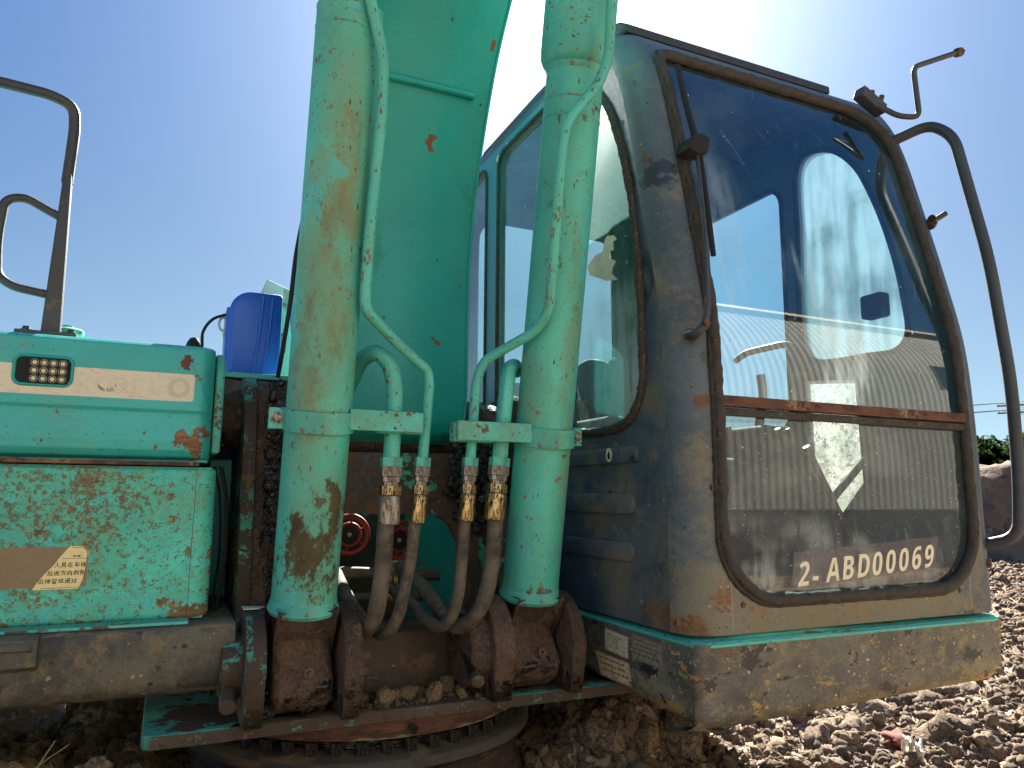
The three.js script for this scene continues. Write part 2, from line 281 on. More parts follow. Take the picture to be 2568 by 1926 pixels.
M.brass = worn({ seed: 14, w: 512, h: 512, base: [168, 148, 104], rough: 0.38, metal: 0.85, rep: 6, mottle: [[5, 5, 5, 0.25]], bump: 0.001, layers: [{ f: 6, oct: 5, lo: 0.5, hi: 0.7, col: [112, 94, 66], rough: 0.7, a: 0.8 }, { f: 10, oct: 4, lo: 0.72, hi: 0.8, col: [60, 50, 40], rough: 0.8 }] });
M.zinc = worn({ seed: 15, w: 512, h: 512, base: [150, 146, 136], rough: 0.45, metal: 0.7, rep: 6, mottle: [[5, 5, 5, 0.2]], bump: 0.001, layers: [{ f: 6, oct: 5, lo: 0.52, hi: 0.74, col: [110, 98, 80], rough: 0.8, a: 0.8 }] });
M.rust = worn({ seed: 16, w: 512, h: 512, base: [104, 70, 52], rough: 0.9, rep: 2.5, mottle: [[5, 5, 5, 0.3]], bump: 0.003, grain: 9, layers: [{ f: 6, oct: 5, lo: 0.6, hi: 0.7, col: [70, 50, 42] }, { f: 9, oct: 5, lo: 0.66, hi: 0.74, col: [128, 110, 82], h: 0.2 }, { f: 5, oct: 5, lo: 0.74, hi: 0.8, col: [50, 56, 56], rough: 0.6 }] });
M.steel = worn({ seed: 17, w: 512, h: 512, base: [70, 64, 56], rough: 0.7, rep: 2.5, mottle: [[5, 5, 5, 0.25]], bump: 0.002, layers: [{ f: 6, oct: 5, lo: 0.55, hi: 0.7, col: [104, 82, 58], rough: 0.95 }] });
M.bolt = new THREE.MeshStandardMaterial({ color: 0x5a4c40, roughness: 0.6, metalness: 0.4 });
M.rail = worn({ seed: 18, w: 512, h: 512, base: [52, 56, 60], rough: 0.5, rep: 2, mottle: [[4, 4, 4, 0.12]], bump: 0.0008, layers: [{ f: 8, oct: 5, lo: 0.74, hi: 0.8, col: [104, 84, 66], rough: 0.9 }], scratches: [{ n: 60, l: 26, col: [120, 118, 112], a: 0.4 }] });
M.dark = new THREE.MeshStandardMaterial({ color: 0x1b1d20, roughness: 0.85 });
M.interior = worn({ seed: 19, w: 256, h: 256, base: [58, 60, 62], rough: 0.85, rep: 1.5, mottle: [[4, 4, 4, 0.15]], layers: [{ f: 6, oct: 4, lo: 0.6, hi: 0.8, col: [110, 102, 86], a: 0.5 }] });
M.floor = worn({ seed: 20, w: 512, h: 512, base: [96, 92, 86], rough: 0.95, rep: 1.5, mottle: [[6, 6, 5, 0.3]], bump: 0.004, grain: 12, layers: [{ f: 12, oct: 4, lo: 0.5, hi: 0.66, col: [150, 140, 122] }] });
M.red = worn({ seed: 21, w: 256, h: 256, base: [150, 40, 34], rough: 0.55, rep: 4, mottle: [[5, 5, 4, 0.2]], layers: [{ f: 6, oct: 4, lo: 0.64, hi: 0.76, col: [90, 46, 38], rough: 0.9 }] });
M.blue = worn({ seed: 22, w: 512, h: 512, base: [34, 88, 186], rough: 0.38, rep: 2, mottle: [[3, 3, 4, 0.06]], bump: 0.0006, specks: [{ n: 16, r0: 1, r1: 5, col: [16, 40, 50], ay: 2.4, ax: 0.7 }], scratches: [{ n: 24, l: 30, col: [90, 120, 180], a: 0.3 }] });
M.white = worn({ seed: 23, w: 512, h: 512, base: [196, 194, 184], rough: 0.6, rep: 2, mottle: [[4, 4, 5, 0.07]], layers: [{ f: 5, oct: 5, lo: 0.66, hi: 0.8, col: [150, 136, 110], a: 0.7 }], specks: [{ n: 20, r0: 1, r1: 4, col: [110, 90, 70] }] });
M.soil = worn({ seed: 24, base: [134, 112, 91], rough: 0.97, rep: 0.7, mottle: [[3, 3, 6, 0.22], [20, 20, 4, 0.2]], bump: 0.02, grain: 14,
  layers: [{ f: 8, oct: 6, lo: 0.58, hi: 0.7, col: [98, 76, 58], h: -0.3 }, { f: 14, oct: 5, lo: 0.64, hi: 0.74, col: [160, 134, 104], h: 0.3 }, { f: 30, oct: 3, lo: 0.7, hi: 0.76, col: [176, 150, 116], h: 0.3 }], specks: [{ n: 500, r0: 1, r1: 4, col: [172, 150, 120] }, { n: 400, r0: 1, r1: 4, col: [74, 56, 42] }] });
M.clod = worn({ seed: 25, w: 512, h: 512, base: [130, 106, 82], rough: 0.98, rep: 1.0, mottle: [[5, 5, 6, 0.22]], bump: 0.012, grain: 12, layers: [{ f: 9, oct: 5, lo: 0.6, hi: 0.7, col: [98, 77, 58], h: -0.3 }, { f: 14, oct: 4, lo: 0.66, hi: 0.76, col: [162, 138, 108], h: 0.3 }] });
M.tan = worn({ seed: 26, w: 512, h: 512, base: [160, 130, 92], rough: 0.98, rep: 3, mottle: [[5, 5, 6, 0.2]], bump: 0.008, grain: 12, layers: [{ f: 9, oct: 5, lo: 0.6, hi: 0.7, col: [122, 96, 66], h: -0.3 }] });
M.straw = new THREE.MeshStandardMaterial({ color: 0xa08f68, roughness: 0.9 });
M.paper = worn({ seed: 27, w: 256, h: 256, base: [214, 206, 178], rough: 0.8, rep: 3, mottle: [[4, 4, 4, 0.1]] });
// glass: dust lies on it where the map lets less light through
function glass({ seed = 1, w = 1024, h = 1024, tint = [0.86, 0.95, 0.95], haze = 0.06, dust = [176, 182, 170], spots = [], specks = 60, scratch = 120, ior = 1.75, veil = 0.12, streakDir = 1.3 }) {
  const f = field(w, h, 4, 4, 6, seed), s = field(w, h, 40, 5, 3, seed + 5), T = document.createElement('canvas'); T.width = w; T.height = h; const g = T.getContext('2d'), im = g.createImageData(w, h);
  for (let y = 0; y < h; y++) for (let x = 0; x < w; x++) {
    const i = y * w + x; let b = 0; const uu = x / w, vv = 1 - y / h;
    for (const q of spots) { const dx = (uu - q[0]) / q[2], dy = (vv - q[1]) / q[3], d = dx * dx + dy * dy; if (d < 2.2) b = Math.max(b, q[4] * (1 - d / 2.2)); }
    let o = haze + veil * ss(0.45, 0.85, f[i]) + (b > 0 ? ss(0.35, 0.75, f[i] * 0.6 + s[i] * 0.4 + b * 0.5 - 0.15) * b : 0); o = clamp(o, 0, 0.95);
    const v = 255 * (1 - o); im.data[i * 4] = im.data[i * 4 + 1] = im.data[i * 4 + 2] = v; im.data[i * 4 + 3] = 255;
  }
  g.putImageData(im, 0, 0); const r = rng(seed * 9 + 1);
  for (let k = 0; k < specks; k++) { g.fillStyle = `rgba(40,40,40,${0.3 + 0.6 * r()})`; g.beginPath(); g.ellipse(r() * w, r() * h, 0.8 + 3 * r() ** 3, 1 + 5 * r() ** 3, r() * 0.6, 0, 7); g.fill(); }
  for (let k = 0; k < scratch; k++) { g.strokeStyle = `rgba(90,90,90,${0.1 + 0.35 * r()})`; g.lineWidth = 0.6 + r(); let x = r() * w, y = r() * h, a = streakDir + (r() - 0.5) * 1.6; const l = 20 + 120 * r() * r(); g.beginPath(); g.moveTo(x, y); g.quadraticCurveTo(x + Math.cos(a) * l * 0.5 + 6 * r(), y + Math.sin(a) * l * 0.5, x + Math.cos(a) * l, y + Math.sin(a) * l); g.stroke(); }
  const t = new THREE.CanvasTexture(T); t.wrapS = t.wrapT = THREE.ClampToEdgeWrapping;
  const m = new THREE.MeshPhysicalMaterial({ roughness: 0.02, transmission: 1, thickness: 0, transmissionMap: t, ior, metalness: 0 });
  m.color.setRGB(...tint); m.userData.dust = dust; return m;
}

// ---------- the excavator ----------
const BASE = new THREE.Vector3(0.6, 0, -2.6);
const machine = new THREE.Group(); machine.name = 'excavator'; machine.position.copy(BASE); scene.add(machine);
tag(machine, 'worn teal crawler excavator with dark cab and raised boom standing in churned earth', 'excavator');
const part = (name, geo, mat, label) => { const m = mesh(name, geo, mat, machine); m.position.copy(BASE).negate(); if (label) m.userData.label = label; return m; };
const sub = (name, geo, mat, parent, label) => { const m = mesh(name, geo, mat, parent); if (label) m.userData.label = label; return m; };

// deck plate under the boom foot and the slew ring below it
const deckMat = worn({ seed: 31, w: 1024, h: 1024, base: [72, 56, 44], rough: 0.8, wrap: false, mottle: [[5, 5, 5, 0.25]], bump: 0.004, grain: 7,
  layers: [{ f: 6, oct: 5, lo: 0.5, hi: 0.75, col: [100, 78, 56], rough: 0.95, h: 0.2, a: 0.8 }, { f: 8, oct: 8, gain: 0.85, lo: 0.56, hi: 0.70, col: [64, 146, 126], rough: 0.65, h: -0.1, pull: -0.1, vary: 0.12, spots: [[0.02, 0.86, 0.16, 0.2, 0.5], [0.1, 0.96, 0.1, 0.06, 0.5], [0.8, 0.985, 0.16, 0.012, 0.4]] },
    { f: 8, oct: 5, lo: 0.62, hi: 0.7, col: [34, 28, 25], rough: 0.4, h: 0.15, pull: -0.15, spots: [[0.3, 0.9, 0.14, 0.08, 0.4], [0.8, 0.9, 0.14, 0.08, 0.4]] }, { f: 10, oct: 5, lo: 0.66, hi: 0.72, col: [66, 48, 38], rough: 0.8, spots: [[0.13, 0.88, 0.05, 0.03, 0.3]] }],
  specks: [{ n: 240, r0: 1, r1: 4, col: [170, 148, 112] }, { n: 60, r0: 2, r1: 6, col: [130, 104, 74] }] });
const deckPts = [[-0.016, -2.2], [-0.016, -1.79], [-0.01, -1.772], [0.01, -1.762], [1.2, -1.762], [1.2, -3.4], [-0.016, -3.4]];
const deck = part('deck_plate', rectUV(extrudeY(deckPts, 0.985, 1.014, { bevel: 0.003 }), 'x', -0.05, 1.25, 'z', -2.95, -1.75), deckMat, 'muddy steel deck plate under the boom foot');
sub('deck_edge', box(0.0, 1.19, 0.987, 1.012, -1.7625, -1.7595, 0.001), M.grimeTeal, deck);

const ringC = [0.56, 0, -2.26];
const ring = part('slew_ring', turned([ringC[0], 0.935, ringC[2]], [0, 1, 0], [[0, 0.38], [0, 0.455], [0.012, 0.46], [0.048, 0.46], [0.05, 0.38]], 120), M.rust, 'muddy brown slew ring under the deck plate');
sub('lower_race', turned([ringC[0], 0.862, ringC[2]], [0, 1, 0], [[0, 0.3], [0, 0.47], [0.008, 0.48], [0.032, 0.48], [0.04, 0.47], [0.041, 0.3]], 120), M.steel, ring);
sub('inner_race', turned([ringC[0], 0.87, ringC[2]], [0, 1, 0], [[0, 0.41], [0.075, 0.41]], 90), M.grease, ring);
for (let k = 0; k < 22; k++) { const a = 0.1 + k / 22 * 2.9, x = ringC[0] + 0.445 * Math.cos(a), z = ringC[2] + 0.445 * Math.sin(a); sub('ring_bolt', turned([x, 0.903, z], [0, 1, 0], [[0, 0.0], [0, 0.016], [0.028, 0.016], [0.03, 0.0]], 6), M.grease, ring); }
sub('plug', turned([0.565, 0.956, -1.791], [0, 0, 1], [[0, 0.012], [0.004, 0.012], [0.005, 0.006], [0.005, 0]], 12), M.grease, ring);
part('undercarriage', merged([turned([ringC[0], 0.1, ringC[2]], [0, 1, 0], [[0, 0.6], [0.5, 0.6], [0.74, 0.42], [0.761, 0.3]], 48), box(-0.6, -0.05, 0.05, 0.6, -4.2, -1.9, 0.1, 3), box(1.3, 1.8, 0.05, 0.55, -4.2, -1.95, 0.1, 3)]), M.mud, 'earth-covered undercarriage below the slew ring');

// bracket plates either side of the boom foot
const plateProfile = [[-1.95, 1.014], [-1.975, 1.3], [-2.03, 1.62], [-2.055, 1.74], [-2.075, 1.785], [-2.11, 1.812], [-2.16, 1.822], [-2.3, 1.80], [-2.42, 1.70], [-2.6, 1.45], [-2.7, 1.014]];
const bl = part('bracket_plate', extrudeX(plateProfile, 0.168, 0.2, { bevel: 0.003 }), M.grimeTeal, 'outer boom bracket plate beside the tool boxes');
sub('plate_face', extrudeX(plateProfile.map(([z, y]) => [z - 0.012, y - 0.006]), 0.2005, 0.238, { bevel: 0.003 }), M.mud, bl);
part('bracket_plate', extrudeX(plateProfile, 0.955, 0.985, { bevel: 0.003 }), M.mud, 'outer boom bracket plate beside the cab');
part('bracket_plate', extrudeX(plateProfile.map(([z, y]) => [z - 0.05, Math.max(1.014, y - 0.03)]), 0.885, 0.93, { bevel: 0.003 }), M.grime);
const boss = part('pin_boss', lumpy(turned([0.075, 1.712, -2.2], [1, 0, 0], [[0, 0.0], [0, 0.068], [0.004, 0.076], [0.02, 0.078], [0.035, 0.078], [0.05, 0.078], [0.065, 0.078], [0.08, 0.078], [0.092, 0.078]], 60), 0.002, 40), M.mud, 'boom pin boss caked with black grease');
{ // rope of squeezed-out grease round the boss
  const P = []; for (let k = 0; k < 110; k++) { const a = k / 110 * Math.PI * 2, w = 0.006 * n3(a * 5, 3, 1); P.push(new THREE.Vector3(0.075 + 0.01 * n3(a * 4, 0, 0), 1.712 + Math.cos(a) * (0.08 + w), -2.2 + Math.sin(a) * (0.08 + w))); }
  const gr = [sweep(P, 0.013, { closed: true, radial: 10, wob: 0.7 })]; const r = rng(5);
  for (let k = 0; k < 70; k++) { const g = new THREE.IcosahedronGeometry(0.006 + 0.012 * r(), 1), a = 1.9 + r() * 2.4; g.scale(1 + r(), 0.7, 0.8); g.rotateX(r() * 6); g.translate(0.07 + 0.045 * r(), 1.712 + Math.cos(a) * (0.085 + 0.02 * r()), -2.2 - Math.sin(a) * 0.0 + (r() - 0.3) * 0.12); gr.push(g); }
  sub('grease', lumpy(merged(gr.map((g) => boxUV(g))), 0.003, 60), M.grease, boss);
}
// squeezed grease down the inner joint and behind the cylinders
function greaseRun(name, a, b, n, spread, seed, s0 = 0.008, s1 = 0.022) {
  const r = rng(seed), gs = [];
  for (let k = 0; k < n; k++) { const t = r(), g = new THREE.IcosahedronGeometry(lerp(s0, s1, r() * r()), 1); g.scale(0.7 + 0.6 * r(), 0.8 + r(), 0.5 + 0.4 * r()); g.rotateZ(r() * 3); g.translate(lerp(a[0], b[0], t) + (r() - 0.5) * spread, lerp(a[1], b[1], t) + (r() - 0.5) * spread, lerp(a[2], b[2], t) + (r() - 0.5) * spread * 0.35); gs.push(boxUV(g)); }
  return part(name, lumpy(merged(gs), 0.003, 70, seed), M.grease, 'black squeezed-out grease');
}
greaseRun('grease_run', [0.245, 1.8, -2.03], [0.245, 1.25, -1.99], 90, 0.03, 41);
greaseRun('grease_run', [0.80, 1.62, -2.06], [0.86, 1.45, -2.06], 170, 0.14, 42, 0.006, 0.018);
greaseRun('grease_run', [0.24, 1.05, -1.80], [0.36, 1.05, -1.80], 60, 0.05, 43);
greaseRun('grease_run', [0.81, 1.06, -1.82], [0.90, 1.05, -1.82], 60, 0.05, 44);

// cross plate with an arched opening, and the sill below it
const arch = [[0.40, 1.12], [0.80, 1.10], [0.805, 1.25], [0.795, 1.36], [0.765, 1.42], [0.72, 1.445], [0.40, 1.45]];
const cross = part('cross_plate', extrudeZ([[0.238, 1.014], [0.885, 1.014], [0.885, 1.628], [0.238, 1.62]], -2.15, -2.125, { bevel: 0.002, holes: [arch] }), M.grime, 'grease-stained cross plate with an arched opening');
sub('sill', extrudeX([[-1.93, 1.014], [-1.935, 1.1], [-1.95, 1.15], [-1.97, 1.16], [-2.124, 1.16], [-2.124, 1.014]], 0.40, 0.78, { bevel: 0.003 }), M.grime, cross);
part('boom_foot_tube', turned([0.23, 1.70, -2.24], [1, 0, 0], [[0, 0], [0, 0.09], [0.66, 0.09], [0.66, 0]], 40), M.mud, 'muddy boom pivot tube');
// inside the frame: back wall, teal side and the red handwheels
part('frame_back', box(0.1, 1.1, 1.014, 1.9, -2.98, -2.95), M.grime);
part('frame_side', extrudeX([[-2.16, 1.03], [-2.16, 1.5], [-2.9, 1.5], [-2.9, 1.03]], 0.86, 0.88), M.teal, 'clean teal side plate inside the frame');
function handwheel(c, R) {
  const P = []; for (let k = 0; k < 48; k++) { const a = k / 48 * 6.2832; P.push(new THREE.Vector3(c[0] + R * Math.cos(a), c[1] + R * Math.sin(a), c[2])); }
  const wheel = part('valve_wheel', sweep(P, R * 0.14, { closed: true, radial: 10 }), M.red, 'red ring-shaped valve handwheel inside the frame');
  for (let k = 0; k < 6; k++) { const a = 0.4 + k / 6 * 6.2832; sub('spoke', pipe([[c[0] + R * 0.58 * Math.cos(a), c[1] + R * 0.58 * Math.sin(a), c[2]], [c[0] + R * 0.95 * Math.cos(a), c[1] + R * 0.95 * Math.sin(a), c[2]]], R * 0.07, 0.01, { radial: 8 }), M.red, wheel); }
  const Q = P.map((p) => new THREE.Vector3(c[0] + (p.x - c[0]) * 0.6, c[1] + (p.y - c[1]) * 0.6, c[2])); sub('inner_rim', sweep(Q, R * 0.08, { closed: true, radial: 8 }), M.red, wheel);
  sub('hub', turned([c[0], c[1], c[2] - 0.02], [0, 0, 1], [[0, 0.0], [0, R * 0.58], [0.012, R * 0.56], [0.014, 0]], 28), M.dark, wheel);
  sub('hub_nut', turned([c[0], c[1], c[2] - 0.005], [0, 0, 1], [[0, 0], [0, R * 0.13], [0.006, R * 0.13], [0.007, 0]], 6), M.zinc, wheel);
}
handwheel([0.515, 1.382, -2.32], 0.056); handwheel([0.672, 1.362, -2.32], 0.056);
const mani = part('hose_manifold', box(0.565, 0.625, 1.20, 1.315, -2.16, -2.15), M.brass, 'dusty tan hose clamp plate inside the opening');
sub('rigid_line', pipe([[0.42, 1.285, -2.19], [0.76, 1.265, -2.19]], 0.017, 0.01), M.steel, mani);
sub('rigid_line', pipe([[0.42, 1.215, -2.2], [0.76, 1.20, -2.2]], 0.012, 0.01), M.steel, mani);
for (const x of [0.585, 0.607]) sub('hook', pipe([[x, 1.272, -2.147], [x, 1.25, -2.147], [x + 0.008, 1.246, -2.142]], 0.0022, 0.005, { radial: 6 }), M.dark, mani);

// ---------- boom ----------
const under = [[-2.16, 1.655], [-2.09, 1.69], [-2.056, 1.78], [-2.05, 2.03], [-2.04, 2.21], [-1.985, 2.45], [-1.87, 2.71], [-1.745, 2.885], [-1.5, 3.16], [-1.0, 3.65], [-0.55, 4.05]];
const upper = [[-1.0, 4.55], [-1.6, 4.05], [-2.2, 3.5], [-2.5, 3.05], [-2.62, 2.5], [-2.56, 2.1], [-2.42, 1.8], [-2.3, 1.66]];
const uC = new THREE.SplineCurve(under.map(([z, y]) => new THREE.Vector2(z, y))).getPoints(70).map((p) => [p.x, p.y]), oC = new THREE.SplineCurve(upper.map(([z, y]) => new THREE.Vector2(z, y))).getPoints(40).map((p) => [p.x, p.y]);
const boom = part('boom', extrudeX([...uC, ...oC], 0.385, 0.79, { bevel: 0.004, crease: 0.4 }), M.teal, 'broad teal box-section boom rising behind its two lift cylinders');
sub('doubler', pipe([[0.43, 2.59, -1.725], [0.746, 2.685, -1.885]].map((p, i) => i ? [0.735, 2.655, -1.893] : [0.43, 2.655, -1.893]), 0.012, 0.01, { radial: 10 }), M.teal, boom, 'raised weld bar across the boom');
sub('side_boss', turned([0.338, 2.12, -2.45], [1, 0, 0], [[0, 0], [0, 0.11], [0.047, 0.12]], 40), M.teal, boom);
for (const x of [0.389, 0.786]) sub('weld_seam', sweep(uC.slice(6).map(([z, y]) => new THREE.Vector3(x, y, z + 0.001)), 0.004, { radial: 6 }), M.teal, boom);
part('boom_cable', sweep(smooth([[0.283, 2.246, -1.98], [0.271, 2.138, -2], [0.265, 2.01, -2.02], [0.254, 1.864, -2.06], [0.253, 1.82, -2.1]], 40), 0.006, { radial: 8 }), M.dark, 'black cable hanging beside the boom');

// ---------- lift cylinders ----------
const AX = new THREE.Vector3(0, 0.981, 0.1925).normalize(), onAxis = (x, y) => [x, y, -1.78 + (y - 1.307) * 0.1963];
function cylMat(seed, spots, mud) {
  return worn({ seed, w: 1024, h: 2048, base: [74, 178, 160], rough: 0.5, wrap: true, mottle: [[3, 6, 5, 0.1], [6, 3, 4, 0.06]], bump: 0.0018, grain: 5,
    layers: [{ fx: 3, fy: 5, f: 5, oct: 9, lo: 0.40, hi: 0.9, col: [112, 152, 122], rough: 0.75, a: 0.7, spots, gain: 0.82 }, { fx: 4, fy: 5, f: 6, oct: 9, lo: 0.56, hi: 1.0, col: [120, 118, 82], rough: 0.85, a: 0.75, pull: -0.16, spots, vary: 0.12, gain: 0.82 },
      { fx: 5, fy: 10, f: 9, oct: 8, gain: 0.82, lo: 0.54, hi: 0.72, col: [76, 70, 46], rough: 0.95, pull: -0.2, spots: mud, h: 0.35, vary: 0.2 }, { f: 12, fy: 34, oct: 6, gain: 0.85, lo: 0.80, hi: 0.87, col: [136, 100, 76], rough: 0.9, a: 0.85 }, { f: 5, fy: 9, oct: 4, lo: 0.74, hi: 0.86, col: [70, 186, 190], a: 0.6 }],
    specks: [{ n: 1200, r0: 1, r1: 4, col: [62, 60, 48], a: 0.8 }, { n: 120, r0: 2, r1: 9, col: [142, 92, 66] }, { n: 160, r0: 1, r1: 5, col: [44, 46, 38], ay: 2.5 }], scratches: [{ n: 90, l: 60, col: [52, 70, 58], a: 0.5, dir: 1.57, spread: 1.4 }, { n: 40, l: 40, col: [150, 200, 180], a: 0.5 }] });
}
// the seam of the texture faces away; u 0.5 faces the camera side
const cylL = cylMat(51, [[0.5, 0.72, 0.12, 0.16, 0.3], [0.48, 0.5, 0.13, 0.16, 0.32], [0.46, 0.36, 0.1, 0.12, 0.28], [0.52, 0.12, 0.14, 0.12, 0.2]], [[0.53, 0.13, 0.15, 0.09, 0.42], [0.55, 0.2, 0.08, 0.04, 0.3], [0.5, 0.09, 0.1, 0.05, 0.25]]);
const cylR = cylMat(52, [[0.56, 0.44, 0.06, 0.14, 0.34], [0.58, 0.34, 0.05, 0.1, 0.3], [0.55, 0.62, 0.06, 0.1, 0.22], [0.62, 0.2, 0.05, 0.2, 0.2]], [[0.44, 0.005, 0.1, 0.02, 0.4]]);
function liftCylinder(x, mat, label, gy) {
  const y0 = 1.252, tube = new THREE.CylinderGeometry(0.0725, 0.0725, 1.34, 64, 30, true); tube.rotateY(Math.PI); tube.translate(0, 0.67, 0);
  tube.applyQuaternion(new THREE.Quaternion().setFromUnitVectors(new THREE.Vector3(0, 1, 0), AX)); tube.translate(...onAxis(x, y0));
  const c = part('boom_cylinder', tube, mat, label), at = (y) => onAxis(x, y), ax = AX.toArray();
  sub('weld_ring', turned(at(1.238), ax, [[0, 0.066], [0.004, 0.076], [0.012, 0.08], [0.022, 0.076], [0.034, 0.0735], [0.036, 0.072]], 64), M.tealWorn, c);
  for (const dy of [0, 0.045]) sub('band', turned(at(gy + dy), ax, [[0, 0.0725], [0.001, 0.0737], [0.005, 0.0737], [0.006, 0.0725]], 64), M.tealWorn, c);
  sub('gland', turned(at(gy + 0.115), ax, [[0, 0.0725], [0.004, 0.074], [0.016, 0.076], [0.022, 0.084], [0.035, 0.09], [0.06, 0.092], [0.3, 0.092], [0.304, 0.088], [0.36, 0.088], [0.362, 0.05]], 64), M.tealWorn, c);
  sub('rod', turned(at(gy + 0.47), ax, [[0, 0.045], [1.2, 0.045]], 40), new THREE.MeshStandardMaterial({ color: 0xb0b4b8, metalness: 0.9, roughness: 0.18 }), c);
  // foot: tapering block with a rounded eye, caked in greasy earth
  const P = [], pc = at(1.105); for (let k = 0; k <= 20; k++) { const a = Math.PI + 0.2 + k / 20 * (Math.PI - 0.4); P.push([pc[2] - 0.084 * Math.cos(a), pc[1] + 0.084 * Math.sin(a)]); }
  P.push([pc[2] - 0.082 + 0.005, 1.15], [pc[2] - 0.068 + 0.02, 1.248], [pc[2] + 0.068 + 0.02, 1.248], [pc[2] + 0.084, 1.15]);
  const P2 = P.slice(0, 21).reverse(); const prof = [...P2, [pc[2] - 0.068 + 0.025, 1.246], [pc[2] + 0.068 + 0.025, 1.246]];
  let fg = extrudeX(prof, x - 0.066, x + 0.066, { bevel: 0.014, crease: 1.2, steps: 14 });
  sub('foot', lumpy(fg, 0.0035, 28, x * 9), M.mud, c, 'cylinder foot caked in dark greasy earth');
  sub('grease_nipple', turned([x + 0.01, pc[1] + 0.01, pc[2] + 0.083], [0, 0, 1], [[0, 0.012], [0.003, 0.012], [0.004, 0.006], [0.012, 0.005], [0.013, 0]], 12), M.bolt, c);
  return c;
}
const cl = liftCylinder(0.2985, cylL, 'teal lift cylinder beside the tool boxes with a large mud stain low down', 2.515);
const cr = liftCylinder(0.8705, cylR, 'teal lift cylinder beside the cab with rust-brown streaks', 2.44);
// lugs that carry the cylinder feet
function lug(x0, x1, R, mat, label, top = 1.125) {
  const P = []; for (let k = 0; k <= 26; k++) { const a = -0.35 + k / 26 * (Math.PI + 0.55); P.push([-1.822 + R * Math.cos(a), top + R * Math.sin(a)]); }
  return part('cylinder_lug', lumpy(extrudeX([...P, [-1.822 - R - 0.06, 1.014], [-1.822 + R * 0.8, 1.014]], x0, x1, { bevel: 0.006, crease: 0.9, steps: 4 }), 0.001, 40), mat, label);
}
const lugA = lug(0.172, 0.215, 0.118, M.grimeTeal); lug(0.378, 0.42, 0.128, M.mud); lug(0.735, 0.79, 0.128, M.mud); lug(0.948, 0.985, 0.128, M.mud);
const pinR = part('lug_collar', turned([0.69, 1.125, -1.822], [1, 0, 0], [[0, 0], [0, 0.085], [0.006, 0.092], [0.045, 0.098]], 48), M.mud);
sub('pin_bolt', hexBolt([0.70, 1.075, -1.728], [-0.25, -0.25, 1], 0.017, 0.026, false), M.bolt, pinR);
const pinL = part('lug_collar', lumpy(turned([0.128, 1.125, -1.84], [1, 0, 0], [[0, 0], [0, 0.06], [0.005, 0.066], [0.044, 0.07]], 48), 0.001, 30), M.grimeTeal);
sub('pin_bolt', turned([0.148, 1.075, -1.78], [-0.1, -0.35, 1], [[0, 0], [0, 0.019], [0.045, 0.017], [0.047, 0]], 20), M.bolt, pinL);
sub('torn_sticker', extrudeY([[0.172, -1.70 - 0.118], [0.205, -1.70 - 0.118], [0.222, -1.85], [0.172, -1.87]].map(([x, z]) => [x, z]), 1.2455, 1.247), M.paper, lugA);

// ---------- clamps, pipes and hoses ----------
function clampSet(side, cyl, x, y, blockX0, blockX1, pipeZ) {
  const [cx, cy, cz] = onAxis(x, y), s = side, ax = AX.toArray(), h = 0.047;
  const band = part('pipe_clamp', turned([cx, cy - h / 2, cz], ax, [[0, 0.0728], [0, 0.079], [h, 0.079], [h, 0.0728]], 56), M.tealWorn, side > 0 ? 'teal pipe clamp on the cylinder beside the tool boxes' : 'teal pipe clamp on the cylinder beside the cab');
  const ear = (x0, x1, z0, z1) => box(Math.min(x0, x1), Math.max(x0, x1), cy - h / 2, cy + h / 2, z0, z1, 0.002);
  sub('flange', ear(x - s * 0.068, x - s * 0.108, cz + 0.002, cz + 0.010), M.tealWorn, band); sub('flange', ear(x - s * 0.068, x - s * 0.108, cz - 0.01, cz - 0.002), M.tealWorn, band);
  sub('bolt', hexBolt([x - s * 0.091, cy, cz + 0.010], [0, 0, 1], 0.0105, 0.008), M.zinc, band);
  sub('arm', ear(x + s * 0.06, s > 0 ? blockX1 - 0.004 : blockX0 + 0.004, cz + 0.046, cz + 0.056), M.tealWorn, band);
  sub('clamp_block', box(blockX0, blockX1, cy - h / 2 - 0.002, cy + h / 2 - 0.002, pipeZ - 0.002, pipeZ + 0.032, 0.003), M.tealWorn, band);
  sub('block_bolt', hexBolt([(blockX0 + blockX1) / 2 + 0.006, cy, pipeZ + 0.032], [0, 0, 1], 0.0135, 0.011), M.zinc, band);
  return band;
}
const zc = -1.705;
clampSet(1, cl, 0.2985, 1.668, 0.428, 0.533, -1.705); clampSet(-1, cr, 0.8705, 1.655, 0.612, 0.715, -1.705);

